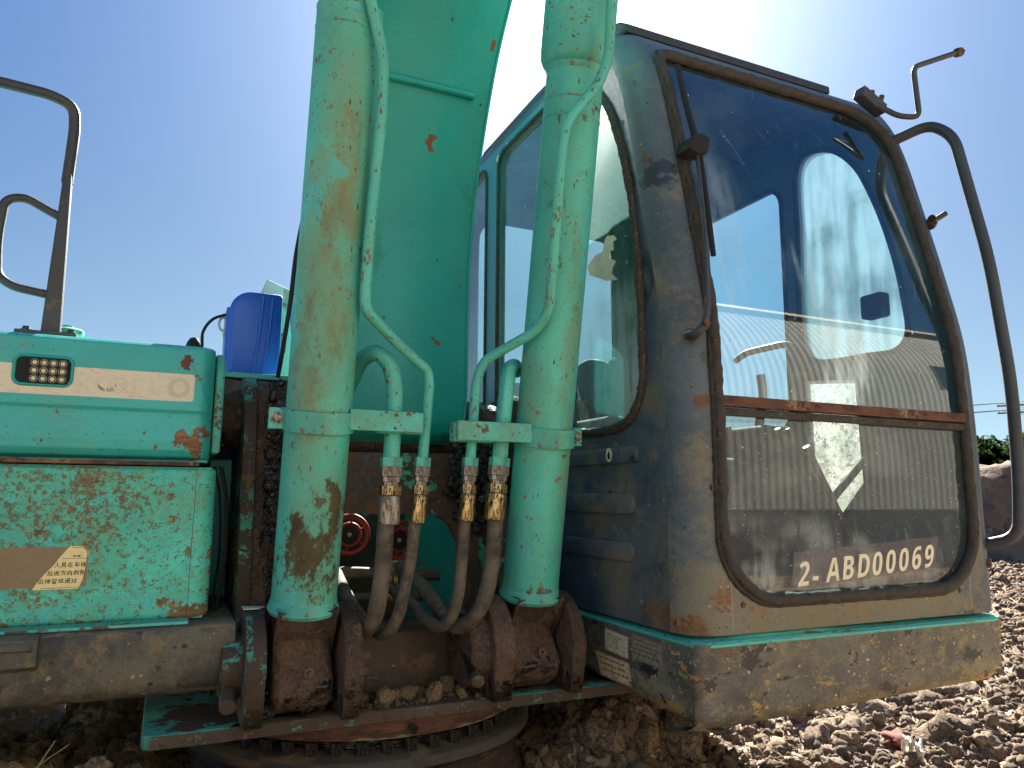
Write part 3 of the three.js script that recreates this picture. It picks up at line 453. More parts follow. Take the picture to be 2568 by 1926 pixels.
function line(pts, r, hr, bend, label, hosePts, end, zn, nutR) {
  const p = part('hydraulic_pipe', pipe(pts, r, bend, { radial: 18 }), M.tealWorn, label);
  const e = pts[pts.length - 1], q = pts[pts.length - 2], d = V(e).sub(V(q)).normalize(), at = (t) => V(e).addScaledVector(d, t).toArray(), D = d.toArray();
  sub('pipe_nut', turned(at(-0.004), D, [[0, r], [0, nutR], [0.021, nutR], [0.021, r * 0.5]], 6), M.tealWorn, p);
  const h = part('hydraulic_hose', sweep(smooth([at(0.122), ...hosePts], 90), hr, { radial: 16, wob: 0.03 }), M.hose, 'dirty black hydraulic hose ' + end);
  const N = nutR;
  sub('swivel_nut', turned(at(0.0175), D, [[0, 0.005], [0, N], [0.022, N], [0.024, N * 0.86], [0.034, N * 0.86], [0.035, N * 0.7], [0.047, N * 0.7]], 6), M.zinc, h);
  sub('hex', turned(at(0.062), D, [[0, N * 0.7], [0, N * 0.95], [0.02, N * 0.95], [0.02, N * 0.6]], 6), M.brass, h);
  sub('ferrule', turned(at(0.082), D, [[0, N * 0.7], [0.003, N * 0.88], [0.008, N * 0.94], [0.013, N * 0.95], [0.06, N * 0.95], [0.066, N * 0.9], [0.068, hr]], 24), zn ? M.zinc : M.brass, h);
}
// beside the tool boxes: fat pipe hooked over from behind the cylinder, thin pipe down from above
line([[0.374, 1.729, -1.86], [0.395, 1.777, -1.83], [0.402, 1.826, -1.76], [0.428, 1.839, -1.71], [0.46, 1.806, -1.7], [0.473, 1.74, -1.7], [0.469, 1.651, -1.7], [0.468, 1.584, -1.7]], 0.0195, 0.0195, 0.05, 'fat teal hydraulic pipe hooked out from behind the cylinder',
  [[0.461, 1.447, -1.7], [0.457, 1.364, -1.7], [0.45, 1.283, -1.7], [0.445, 1.22, -1.73], [0.436, 1.191, -1.78], [0.423, 1.213, -1.85], [0.419, 1.255, -1.93], [0.422, 1.292, -2.06]], 'with grey ferrule looping behind the cylinder', true, 0.0265);
line([[0.307, 2.592, -1.44], [0.335, 2.52, -1.46], [0.364, 2.437, -1.48], [0.371, 2.314, -1.51], [0.368, 2.162, -1.545], [0.366, 2.041, -1.57], [0.369, 1.909, -1.6], [0.466, 1.848, -1.66], [0.551, 1.799, -1.7], [0.556, 1.77, -1.7], [0.55, 1.673, -1.7], [0.544, 1.586, -1.7]], 0.0125, 0.0145, 0.03, 'thin teal hydraulic pipe running down the cylinder beside the tool boxes',
  [[0.533, 1.464, -1.7], [0.521, 1.362, -1.7], [0.508, 1.291, -1.7], [0.498, 1.223, -1.72], [0.486, 1.184, -1.76], [0.473, 1.179, -1.84], [0.457, 1.206, -1.92], [0.454, 1.24, -2.05]], 'with short brass ferrule, bending towards the tool boxes', false, 0.02);
// beside the cab
line([[0.868, 2.71, -1.35], [0.874, 2.602, -1.37], [0.887, 2.541, -1.4], [0.874, 2.482, -1.42], [0.792, 2.371, -1.43], [0.784, 2.324, -1.44], [0.792, 2.139, -1.49], [0.81, 1.944, -1.56], [0.794, 1.901, -1.6], [0.692, 1.833, -1.69], [0.679, 1.779, -1.705], [0.673, 1.679, -1.705], [0.667, 1.589, -1.705]], 0.0125, 0.0145, 0.03, 'thin teal hydraulic pipe running down the cylinder beside the cab',
  [[0.657, 1.463, -1.705], [0.651, 1.358, -1.71], [0.643, 1.273, -1.71], [0.633, 1.213, -1.73], [0.62, 1.188, -1.77], [0.605, 1.201, -1.86], [0.597, 1.223, -1.94], [0.593, 1.238, -2.1]], 'with short brass ferrule, bending back into the opening', false, 0.02);
line([[0.853, 1.843, -1.84], [0.809, 1.843, -1.76], [0.773, 1.823, -1.715], [0.764, 1.785, -1.705], [0.754, 1.683, -1.705], [0.745, 1.591, -1.705]], 0.0195, 0.0195, 0.045, 'fat teal hydraulic pipe hooked over beside the cab cylinder',
  [[0.734, 1.451, -1.705], [0.731, 1.356, -1.71], [0.713, 1.267, -1.71], [0.695, 1.208, -1.74], [0.673, 1.183, -1.79], [0.655, 1.212, -1.87], [0.633, 1.262, -1.96], [0.62, 1.301, -2.12]], 'with brass ferrule, longest loop into the opening', false, 0.0265);

// ---------- cab ----------
// outline of the cab seen from the side, up the front, over the roof and down the back, as [z, y]
const profC = new THREE.CatmullRomCurve3([[-1.40, 1.19], [-1.40, 1.5], [-1.401, 1.72], [-1.413, 1.95], [-1.455, 2.17], [-1.512, 2.42], [-1.562, 2.62], [-1.605, 2.735], [-1.675, 2.835], [-1.79, 2.9], [-2.0, 2.928], [-2.6, 2.935], [-2.98, 2.92], [-3.08, 2.86], [-3.115, 2.7], [-3.12, 2.2], [-3.12, 1.19]].map(([z, y]) => new THREE.Vector3(0, y, z)), false, 'centripetal');
profC.arcLengthDivisions = 2000; const LEN = profC.getLength();
const PN = 400, prof = []; for (let i = 0; i <= PN; i++) { const p = profC.getPointAt(i / PN), t = profC.getTangentAt(i / PN); prof.push({ s: i / PN * LEN, y: p.y, z: p.z, ny: -t.z, nz: t.y }); }
prof.forEach((q, i) => { if (q.s > 0) q.n = 1; }); // the outward side: forward on the front, up on the roof
const at = (s) => { const f = clamp(s / LEN) * PN, i = Math.min(PN - 1, Math.floor(f)), t = f - i, a = prof[i], b = prof[i + 1]; return { y: lerp(a.y, b.y, t), z: lerp(a.z, b.z, t), ny: lerp(a.ny, b.ny, t), nz: lerp(a.nz, b.nz, t) }; };
const sOfY = (y) => { for (let i = 0; i <= PN; i++) if (prof[i].y >= y) return prof[i].s; return 0; };
const zOfY = (y) => at(sOfY(y)).z;
const XL = 1.087, XR = 2.15, RL = 0.085, RR = 0.05;
// a point on the front-roof-back skin at (x, s), pushed out by d
const skin = (x, s, d = 0) => { const q = at(s); return [x, q.y + q.ny * d, q.z + q.nz * d]; };
// skin between an outer rectangle and a rounded hole
function skinRing(hole, x0, x1, s0, s1, m = 10) {
  const cx = (x0 + x1) / 2, cs = (s0 + s1) / 2, dense = [];
  for (let i = 0; i < hole.length; i++) { const a = hole[i], b = hole[(i + 1) % hole.length], n = Math.max(1, Math.ceil(Math.hypot(b[0] - a[0], b[1] - a[1]) / 0.03)); for (let k = 0; k < n; k++) dense.push([lerp(a[0], b[0], k / n), lerp(a[1], b[1], k / n)]); }
  const edge = dense.map(([x, s]) => { const dx = x - cx, ds = s - cs, t = Math.min(dx > 0 ? (x1 - cx) / dx : dx < 0 ? (x0 - cx) / dx : 1e9, ds > 0 ? (s1 - cs) / ds : ds < 0 ? (s0 - cs) / ds : 1e9); return [cx + dx * t, cs + ds * t]; });
  // put exact corners in
  for (const c of [[x0, s0], [x1, s0], [x1, s1], [x0, s1]]) { let bi = 0, bd = 1e9; edge.forEach((e, i) => { const d = Math.hypot(e[0] - c[0], e[1] - c[1]); if (d < bd) { bd = d; bi = i; } }); edge[bi] = c; }
  const n = dense.length;
  return sheet((u, v) => { const i = Math.round(u * n) % n, a = dense[i], b = edge[i]; return skin(lerp(a[0], b[0], v), lerp(a[1], b[1], v)); }, n, m);
}
const sA = sOfY(1.262), sB = sOfY(2.742), sTop = LEN * 0.3;
const sRoof0 = (() => { for (const q of prof) if (q.z < -1.9) return q.s; })(), sBack0 = (() => { for (const q of prof) if (q.z < -3.07) return q.s; })();
const wsHole = roundRect(1.175, 2.06, sA, sB, [0.17, 0.17, 0.16, 0.05], 10), rearHole = roundRect(1.25, 1.97, sBack0 + 0.1, sBack0 + 0.85, 0.08, 6);
const edgeStrip = (x, r, dir) => sheet((u, v) => { const q = at(u * LEN), a = v * Math.PI / 2, c = 1 - Math.cos(a), s = 1 - Math.sin(a); return [x + dir * r * c, q.y - q.ny * r * s, q.z - q.nz * r * s]; }, 240, 8, (u, v) => [v * r * 1.57, u * LEN]);
const cabFront = worn({ seed: 61, w: 1024, h: 2048, base: [74, 86, 94], rough: 0.5, wrap: false, mottle: [[4, 8, 5, 0.12], [3, 14, 4, 0.06]], bump: 0.0012, grain: 5,
  layers: [{ f: 6, fy: 12, oct: 9, gain: 0.84, lo: 0.4, hi: 0.85, col: [126, 121, 101], rough: 0.9, a: 0.9, pull: -0.18, spots: [[0.5, 0.02, 0.9, 0.16, 0.6], [0.08, 0.2, 0.1, 0.26, 0.3], [0.1, 0.5, 0.06, 0.3, 0.15]] }, { f: 14, fy: 28, oct: 7, gain: 0.84, lo: 0.56, hi: 0.78, col: [128, 114, 84], rough: 0.95, a: 0.7, pull: -0.1, spots: [[0.5, 0.03, 0.7, 0.06, 0.2]] },
    { f: 12, fy: 24, oct: 8, gain: 0.85, lo: 0.62, hi: 0.76, a: 0.85, col: [122, 84, 54], rough: 0.95, h: -0.1, pull: -0.2, vary: 0.25, spots: [[0.06, 0.03, 0.06, 0.02, 0.5], [0.12, 0.07, 0.03, 0.02, 0.35], [0.2, 0.055, 0.03, 0.01, 0.35], [0.055, 0.13, 0.02, 0.03, 0.35], [0.1, 0.32, 0.02, 0.012, 0.4], [0.04, 0.7, 0.012, 0.07, 0.45], [0.05, 0.78, 0.01, 0.05, 0.35]] },
    { f: 6, fy: 12, oct: 5, lo: 0.76, hi: 0.84, col: [54, 60, 66], rough: 0.4 }],
  specks: [{ n: 420, r0: 1, r1: 4, col: [160, 152, 126] }, { n: 500, r0: 1, r1: 3, col: [52, 56, 58] }, { n: 60, r0: 2, r1: 7, col: [122, 86, 56] }, { n: 40, r0: 1, r1: 4, col: [36, 34, 32] }], scratches: [{ n: 260, l: 50, col: [158, 154, 138], a: 0.55 }, { n: 90, l: 60, col: [38, 42, 46], a: 0.55, dir: 1.5, spread: 1 }, { n: 160, l: 30, col: [128, 118, 92], a: 0.6, area: [0, 1, 0, 0.16] }],
  draw: (g, w, h) => { const X = (x) => (x - 1.05) / 1.1 * w, Y = (y) => (1 - (y - 1.15) / 1.8) * h; g.strokeStyle = 'rgba(176,170,150,0.7)'; g.lineWidth = 1.6; g.beginPath(); g.moveTo(X(1.2), Y(1.2)); g.lineTo(X(1.195), Y(1.42)); g.moveTo(X(2.03), Y(1.2)); g.lineTo(X(2.035), Y(1.34)); g.stroke(); } });
const frontGeo = rectUV(skinRing(wsHole, XL + RL, XR - RR, 0, sRoof0), 'x', 1.05, 2.15, 'y', 1.15, 2.95);
const stripL = edgeStrip(XL, RL, 1); { const p = stripL.attributes.position, uv = stripL.attributes.uv; for (let i = 0; i < p.count; i++) uv.setXY(i, clamp((XL + RL - (RL * 1.57 - uv.getX(i)) - 1.03) / 1.1, 0.001, 1), (p.getY(i) - 1.15) / 1.8); }
const cab = part('cab', frontGeo, cabFront, 'dark grey operator cab with dusty curved windscreen');
sub('corner_post', stripL, cabFront, cab);
sub('corner_post', boxUV(edgeStrip(XR, RR, -1)), M.cab, cab);
sub('roof', sheet((u, v) => skin(lerp(XL + RL, XR - RR, u), lerp(sRoof0, sBack0, v)), 20, 40, (u, v, p) => [p[0], p[2]]), M.cabDark, cab);
sub('rear_panel', boxUV(skinRing(rearHole, XL + RL, XR - RR, sBack0, LEN)), M.cab, cab);
// raised roof lid with its rim, a little proud of the roof
sub('roof_lid', extrudeX([[-1.70, 2.86], [-1.70, 2.885], [-1.74, 2.915], [-1.82, 2.945], [-1.9, 2.96], [-2.3, 2.972], [-2.8, 2.965], [-2.9, 2.93]], XL + 0.05, XR - 0.19, { bevel: 0.008, crease: 0.9 }), M.cabDark, cab);
sub('roof_gutter', sweep(fillet([[XL + 0.01, 2.89, -2.6], [XL + 0.02, 2.90, -1.86], [XL + 0.12, 2.897, -1.765], [XR - 0.18, 2.897, -1.765]], 0.1), 0.011, { radial: 8 }), M.rail, cab);
// side walls
const inset = (r) => { const o = []; for (let i = 0; i <= PN; i += 4) { const q = prof[i]; o.push([q.z - q.nz * r, q.y - q.ny * r]); } return o; };
const winQ = smoothLoop([[-1.575, 1.78], [-1.572, 1.95], [-1.582, 2.12], [-1.615, 2.33], [-1.672, 2.52], [-1.745, 2.655], [-1.83, 2.745], [-1.90, 2.775], [-1.965, 2.76], [-1.985, 2.70], [-1.985, 1.78], [-1.955, 1.70], [-1.88, 1.684], [-1.70, 1.684], [-1.62, 1.71]]);
const winR = roundRect(-2.52, -2.08, 1.76, 2.815, 0.06), winN = roundRect(-2.95, -2.635, 1.76, 2.815, 0.06);
function smoothLoop(pts, n = 90) { return new THREE.CatmullRomCurve3(pts.map(([z, y]) => new THREE.Vector3(0, y, z)), true, 'centripetal').getPoints(n).slice(0, -1).map((p) => [p.z, p.y]); }
const cabSide = worn({ seed: 62, w: 1024, h: 1024, base: [62, 78, 94], rough: 0.38, wrap: false, mottle: [[5, 5, 5, 0.14], [3, 12, 4, 0.08]], bump: 0.0015, grain: 5,
  layers: [{ f: 6, oct: 9, gain: 0.84, lo: 0.42, hi: 0.86, col: [104, 101, 88], rough: 0.85, a: 0.75, pull: -0.2, spots: [[0.9, 0.1, 0.3, 0.25, 0.3], [0.98, 0.25, 0.07, 0.5, 0.45], [0.98, 0.7, 0.05, 0.4, 0.3]] }, { f: 12, oct: 5, lo: 0.64, hi: 0.74, col: [112, 104, 84], rough: 0.95, a: 0.6, pull: -0.05, spots: [[0.92, 0.06, 0.2, 0.12, 0.2]] },
    { f: 14, oct: 8, gain: 0.85, lo: 0.62, hi: 0.76, a: 0.8, col: [118, 86, 58], rough: 0.95, pull: -0.22, vary: 0.2, spots: [[0.93, 0.03, 0.04, 0.04, 0.5], [0.9, 0.2, 0.02, 0.02, 0.42], [0.84, 0.22, 0.025, 0.03, 0.4], [0.88, 0.15, 0.014, 0.03, 0.38], [0.95, 0.11, 0.012, 0.03, 0.4], [0.76, 0.21, 0.02, 0.012, 0.35]] }, { f: 6, oct: 5, lo: 0.74, hi: 0.82, col: [44, 50, 56], rough: 0.4 }],
  specks: [{ n: 160, r0: 1, r1: 3, col: [150, 148, 134] }, { n: 200, r0: 1, r1: 4, col: [38, 42, 46] }], scratches: [{ n: 220, l: 40, col: [140, 142, 136], a: 0.5 }, { n: 40, l: 60, col: [34, 38, 42], a: 0.5, dir: 1.5, spread: 1.2 }] });
// the wall is split where the photographed finish changes: dark front half, teal rear half
const tealWall = M.wallBlue = worn({ seed: 63, base: [58, 118, 128], rough: 0.4, rep: 0.8, mottle: [[3, 3, 5, 0.08]], bump: 0.0006, specks: [{ n: 20, r0: 1, r1: 3, col: [60, 70, 70] }], scratches: [{ n: 30, l: 50, col: [90, 140, 150], a: 0.3 }] });
const full = inset(RL), cut = -2.03, front = clipZ(full, cut, 1), rear = clipZ(full, cut, -1);
function clipZ(P, z0, sgn) { const o = []; for (let i = 0; i < P.length; i++) { const a = P[i], b = P[(i + 1) % P.length], ia = (a[0] - z0) * sgn >= 0, ib = (b[0] - z0) * sgn >= 0; if (ia) o.push(a); if (ia !== ib) { const t = (z0 - a[0]) / (b[0] - a[0]); o.push([z0, lerp(a[1], b[1], t)]); } } return o; }
const sideUV = (g) => rectUV(g, 'z', -3.15, -1.4, 'y', 1.15, 2.95);
sub('side_wall', sideUV(extrudeX(front, XL, XL + 0.03, { holes: [winQ] })), cabSide, cab, 'scratched dark side wall of the cab');
sub('side_wall', extrudeX(rear, XL, XL + 0.03, { holes: [winR, winN] }), tealWall, cab, 'blue-teal rear side wall of the cab');
const winD = smoothLoop([[-1.60, 2.02], [-1.605, 2.15], [-1.625, 2.28], [-1.68, 2.48], [-1.76, 2.66], [-1.86, 2.76], [-1.98, 2.79], [-2.02, 2.75], [-2.03, 2.5], [-2.03, 2.06], [-1.98, 2.0], [-1.75, 1.98], [-1.64, 1.98]]), winF = [[-2.05, 1.94], [-1.80, 1.91], [-1.79, 1.55], [-1.90, 1.43], [-2.04, 1.60]], winE = roundRect(-2.95, -2.105, 1.76, 2.72, [0.06, 0.06, 0.08, 0.06]);
sub('side_wall', extrudeX(inset(RR), XR - 0.03, XR, { holes: [winD, winE, winF] }), M.cab, cab, 'door side wall of the cab');
// three pressed ribs low on the side wall
for (const [y0, y1, z1] of [[1.588, 1.632, -1.60], [1.455, 1.51, -1.62], [1.335, 1.385, -1.63]]) sub('pressed_rib', sideUV(extrudeX(roundRect(-2.0, z1, y0, y1, 0.022), XL - 0.006, XL + 0.002, { bevel: 0.0035, crease: 0.8 })), cabSide, cab);
// seals
const loop3 = (pts, f) => pts.map(f);
const dense2 = (pts, d = 0.015) => { const o = []; for (let i = 0; i < pts.length; i++) { const a = pts[i], b = pts[(i + 1) % pts.length], n = Math.max(1, Math.ceil(Math.hypot(b[0] - a[0], b[1] - a[1]) / d)); for (let k = 0; k < n; k++) o.push([lerp(a[0], b[0], k / n), lerp(a[1], b[1], k / n)]); } return o; };
sub('window_seal', sweep(dense2(wsHole).map(([x, s]) => V(skin(x, s, 0.004))), (t) => 0.0145, { closed: true, radial: 12, wob: 0.22, seed: 2 }), M.rubber, cab, 'crusted rubber seal round the windscreen');
sub('window_seal', sweep(dense2(wsHole.map(([x, s]) => [lerp(1.6175, x, 1.028), lerp((sA + sB) / 2, s, 1.016)])).map(([x, s]) => V(skin(x, s, 0.002))), 0.007, { closed: true, radial: 8, wob: 0.25, seed: 9 }), M.rubber, cab);
sub('window_seal', sweep(dense2(winQ).map(([z, y]) => new THREE.Vector3(XL - 0.003, y, z)), 0.0125, { closed: true, radial: 10, wob: 0.25, seed: 4 }), M.rubber, cab, 'crusted rubber seal round the side window');
for (const w of [winR, winN]) sub('window_seal', sweep(dense2(w).map(([z, y]) => new THREE.Vector3(XL - 0.001, y, z)), 0.008, { closed: true, radial: 8 }), M.rubber, cab);
for (const w of [winD, winE, winF]) sub('window_seal', sweep(dense2(w).map(([z, y]) => new THREE.Vector3(XR - 0.032, y, z)), 0.009, { closed: true, radial: 8 }), M.dark, cab);
// glass
const glFront = glass({ seed: 71, tint: [0.66, 0.86, 0.88], haze: 0.0, veil: 0.05, spots: [[0.52, 0.06, 0.12, 0.1, 0.75], [0.5, 0.17, 0.12, 0.1, 0.5], [0.46, 0.34, 0.12, 0.16, 0.32], [0.1, 0.3, 0.08, 0.3, 0.3], [0.2, 0.03, 0.2, 0.08, 0.3]], specks: 90, ior: 2.1 });
glFront.name = 'windscreen glass';
sub('windscreen', sheet((u, v) => skin(lerp(1.165, 2.07, u), lerp(sOfY(1.715), sB + 0.015, v), -0.006), 24, 60, (u, v) => [u, v]), glFront, cab, 'large upper windscreen reflecting the sky');
const glLow = glass({ seed: 72, tint: [0.56, 0.62, 0.58], haze: 0.05, veil: 0.10, spots: [[0.5, 0.2, 0.7, 0.2, 0.25], [0.1, 0.1, 0.14, 0.14, 0.4]], specks: 420, scratch: 260, ior: 1.6 });
sub('lower_windscreen', sheet((u, v) => skin(lerp(1.165, 2.07, u), lerp(sA - 0.01, sOfY(1.708), v), -0.006), 20, 12, (u, v) => [u, v]), glLow, cab, 'dusty lower windscreen pane with white specks');
const paneX = (pts, x) => { const g = new THREE.ShapeGeometry(new THREE.Shape(pts.map(([z, y]) => new THREE.Vector2(-z, y)))); g.applyMatrix4(new THREE.Matrix4().set(0, 0, 1, x, 0, 1, 0, 0, -1, 0, 0, 0, 0, 0, 0, 1)); return g; };
const pane = (name, pts, x, mat, label) => sub(name, rectUV(paneX(pts, x), 'z', -3, -1.5, 'y', 1.55, 2.85), mat, cab, label);
const glSide = glass({ seed: 73, tint: [0.62, 0.76, 0.70], haze: 0.04, veil: 0.1, spots: [[0.88, 0.2, 0.1, 0.12, 0.5], [0.86, 0.4, 0.12, 0.2, 0.35]], specks: 60, scratch: 320, ior: 2.3 });
const glDoor = glass({ seed: 74, tint: [0.70, 0.88, 0.86], haze: 0.10, veil: 0.3, spots: [[0.8, 0.4, 0.25, 0.7, 0.5]], specks: 40, scratch: 160, ior: 1.5 }); glDoor.roughness = 0.45;
const glBack = glass({ seed: 75, tint: [0.72, 0.9, 0.92], haze: 0.05, veil: 0.1, specks: 60, scratch: 60, ior: 1.5 });
pane('side_window', winQ, XL + 0.012, glSide, 'dirty front side window with a torn paper sticker'); pane('side_window', winR, XL + 0.012, glSide); pane('side_window', winN, XL + 0.012, glSide);
pane('door_window', winD, XR - 0.016, glDoor, 'door window clouded with dust'); pane('door_window', winE, XR - 0.016, glBack); { const m = worn({ seed: 66, w: 512, h: 512, base: [176, 182, 174], rough: 0.85, wrap: true, rep: 4, mottle: [[6, 6, 6, 0.2]], bump: 0.0005, grain: 20, layers: [{ f: 20, oct: 5, gain: 0.85, lo: 0.55, hi: 0.75, col: [110, 116, 108] }, { f: 8, oct: 6, gain: 0.85, lo: 0.6, hi: 0.8, col: [214, 216, 206] }], extra: { transmission: 1, thickness: 0 } }); pane('door_window', winF, XR - 0.016, m, 'low door window white with dust'); }
sub('rear_window', sheet((u, v) => skin(lerp(1.24, 1.98, u), lerp(sBack0 + 0.09, sBack0 + 0.86, v), -0.006), 4, 8, (u, v) => [u, v]), glBack, cab);
// crossbar between the two front panes
const bar = sub('crossbar', box(1.168, 2.068, 1.716, 1.742, -1.412, -1.386, 0.003), M.rust, cab, 'rusty crossbar between the windscreen panes');
sub('bar_rubber', lumpy(rawBox(1.168, 2.066, 1.693, 1.713, -1.404, -1.389, 0.006, 4), 0.001, 30), M.rubber, cab);
// torn paper left on the side window
{ const q = [[1.098, 2.203, -1.82], [1.098, 2.201, -1.78], [1.098, 2.235, -1.766], [1.098, 2.24, -1.753], [1.098, 2.231, -1.719], [1.098, 2.216, -1.707], [1.098, 2.214, -1.724], [1.098, 2.189, -1.724], [1.098, 2.191, -1.741], [1.098, 2.17, -1.742], [1.098, 2.153, -1.711], [1.098, 2.141, -1.73], [1.098, 2.127, -1.739], [1.098, 2.098, -1.706], [1.098, 2.111, -1.765], [1.098, 2.152, -1.853], [1.098, 2.182, -1.867]];
  sub('torn_sticker', extrudeX(q.map((p) => [p[2], p[1]]), XL + 0.0095, XL + 0.0115), M.paper, cab, 'torn remains of a pale sticker'); }
{ const c = [1.08, 1.613, -1.733]; const g = turned([XL - 0.0068, c[1], c[2]], [-1, 0, 0], [[0, 0], [0, 0.015], [0.001, 0.015], [0.0011, 0]], 24); g.translate(0, -c[1], 0); g.scale(1, 1.25, 1); g.translate(0, c[1], 0);
  sub('round_label', g, M.paper, cab); sub('label_print', extrudeX([[c[2] - 0.004, c[1] - 0.012], [c[2] + 0.006, c[1] - 0.012], [c[2] + 0.007, c[1] - 0.002], [c[2] + 0.002, c[1] + 0.010], [c[2] - 0.006, c[1] + 0.002]], XL - 0.0085, XL - 0.008), M.dark, cab); }
for (const p of [[1.087, 2.806, -2.528], [1.087, 2.82, -2.441]]) sub('rivet', turned([XL, p[1], p[2]], [-1, 0, 0], [[0, 0], [0, 0.013], [0.002, 0.012], [0.003, 0]], 20), M.white, cab);
// number strip on the lower pane
{ const c = document.createElement('canvas'); c.width = 1024; c.height = 200; const g = c.getContext('2d'); g.clearRect(0, 0, 1024, 200); g.fillStyle = 'rgba(120,110,112,0.42)'; g.fillRect(0, 0, 1024, 200);
  g.fillStyle = 'rgba(228,222,190,0.96)'; g.font = 'bold 178px sans-serif'; g.textBaseline = 'alphabetic'; const T = '2-ABD00069', wd = [88, 88, 96, 98, 104, 92, 92, 92, 92, 92]; let x = 36; [...T].forEach((ch, i) => { g.save(); g.translate(x, ch === '-' ? 208 : 192 - i * 1.2); g.scale(0.8, 1.05); g.fillText(ch, 0, 0); g.restore(); x += wd[i] + 6; });
  const r = rng(8); g.globalCompositeOperation = 'destination-out'; for (let k = 0; k < 260; k++) { g.fillStyle = `rgba(0,0,0,${0.2 + 0.5 * r()})`; g.beginPath(); g.arc(r() * 1024, r() * 200, 0.8 + 3 * r() * r(), 0, 7); g.fill(); }
  g.globalCompositeOperation = 'source-over'; for (let k = 0; k < 60; k++) { g.fillStyle = `rgba(120,112,92,${0.3 * r()})`; g.fillRect(r() * 1024, 170 + r() * 30, 40 * r(), 16 * r()); }
  const t = new THREE.CanvasTexture(c); t.colorSpace = THREE.SRGBColorSpace; const m = new THREE.MeshStandardMaterial({ map: t, transparent: true, roughness: 0.5 });
  const a = [1.379, 1.284, -1.398], b = [1.891, 1.313, -1.398], d = [1.911, 1.4, -1.398], e = [1.393, 1.369, -1.398];
  sub('number_strip', sheet((u, v) => { const lo = V(a).lerp(V(b), u), hi = V(e).lerp(V(d), u); return lo.lerp(hi, v).toArray(); }, 4, 2, (u, v) => [u, v]), m, cab, 'strip reading 2-ABD00069 on the lower pane'); }
for (const p of [[1.154, 1.524, -1.399], [1.231, 1.255, -1.399], [1.987, 1.254, -1.399], [1.074, 1.22, -1.44]]) sub('hole_plug', turned(p, [0, 0, 1], [[-0.002, 0], [-0.002, 0.008], [0.0015, 0.007], [0.001, 0.005], [-0.001, 0]], 16), M.rust, cab);
// wiper
const wz = (px) => px;
const wiper = sub('wiper_arm', sweep(fillet([[1.118, 1.903, -1.365], [1.134, 1.956, -1.37], [1.146, 2.12, -1.385], [1.185, 2.373, -1.455]], 0.02), (t) => 0.0115 - 0.005 * t, { radial: 8, flat: 0.7 }), M.rail, cab, 'black wiper arm parked beside the windscreen');
sub('wiper_pivot', sweep(fillet([[1.106, 1.882, -1.41], [1.103, 1.882, -1.38], [1.121, 1.903, -1.365]], 0.02), (t) => 0.015 - 0.004 * t, { radial: 12 }), M.rail, cab);
sub('wiper_cap', turned([1.108, 1.882, -1.412], [0.4, 0, 1], [[0, 0.018], [0.012, 0.018], [0.014, 0.012]], 16), M.rust, cab);
sub('wiper_nut', turned([1.115, 1.903, -1.358], [0, 0, 1], [[0, 0.009], [0.006, 0.009], [0.007, 0]], 12), M.rust, cab);
sub('wiper_blade', sweep(smooth([[1.197, 2.675, -1.54], [1.196, 2.539, -1.505], [1.205, 2.404, -1.475], [1.194, 2.272, -1.44], [1.18, 2.089, -1.4]], 40), (t) => 0.009 - 0.004 * Math.abs(t - 0.45), { radial: 8 }), M.dark, cab, 'wiper blade');
{ const a = [1.176, 2.4, -1.475]; sub('wiper_rest', extrudeZ([[a[0] - 0.03, a[1] - 0.02], [a[0] - 0.005, a[1] - 0.03], [a[0] + 0.03, a[1] - 0.022], [a[0] + 0.04, a[1] + 0.02], [a[0] + 0.01, a[1] + 0.028], [a[0] - 0.02, a[1] + 0.012]], a[2] - 0.02, a[2] + 0.04, { bevel: 0.005 }), M.dark, cab); }
// grab rail, mirror stay and hinge pin on the door corner
const rail = sub('grab_rail', pipe([[2.09, 2.661, -1.6], [2.11, 2.673, -1.565], [2.15, 2.693, -1.49], [2.16, 2.624, -1.42], [2.17, 2.205, -1.353], [2.17, 1.83, -1.323], [2.17, 1.558, -1.326], [2.16, 1.394, -1.335], [2.125, 1.37, -1.422]], 0.0165, 0.09, { radial: 16 }), M.rail, cab, 'long black grab rail beside the windscreen');
sub('rail_foot', box(2.105, 2.135, 1.32, 1.41, -1.46, -1.425, 0.006), M.rail, cab); { const c = [2.12, 1.321, -1.414]; sub('rail_bolt', hexBolt([c[0], c[1], c[2] + 0.002], [0.5, 0, 1], 0.014, 0.014), M.rust, cab); sub('rail_bolt', hexBolt([2.085, 2.695, -1.603], [0.4, 0.6, 0.6], 0.012, 0.014), M.rust, cab); }
sub('mirror_stay', pipe([[1.97, 2.744, -1.54], [2.024, 2.696, -1.5], [2.078, 2.691, -1.47], [2.053, 2.85, -1.46], [2.237, 2.932, -1.42]], 0.0085, 0.025, { radial: 12 }), M.rail, cab, 'bent mirror stay without its mirror');
sub('stay_nut', turned([2.216, 2.922, -1.425], [0.9, 0.35, 0.2], [[0, 0.005], [0, 0.0145], [0.02, 0.0145], [0.02, 0.006], [0.032, 0.006], [0.033, 0]], 8), M.rust, cab);
{ const a = [1.998, 2.78, -1.58], g = rawBox(-0.055, 0.055, -0.019, 0.019, -0.02, 0.02, 0.004); g.rotateZ(-0.42); g.translate(...a); const b = sub('stay_clamp', boxUV(g), M.rail, cab); for (const q of [[1.992, 2.806, -1.57], [2.036, 2.8, -1.57]]) sub('stay_bolt', turned([q[0], q[1] - 0.012, q[2]], [0.3, 1, 0.1], [[0, 0], [0, 0.0085], [0.018, 0.0085], [0.019, 0]], 6), M.rust, cab); }
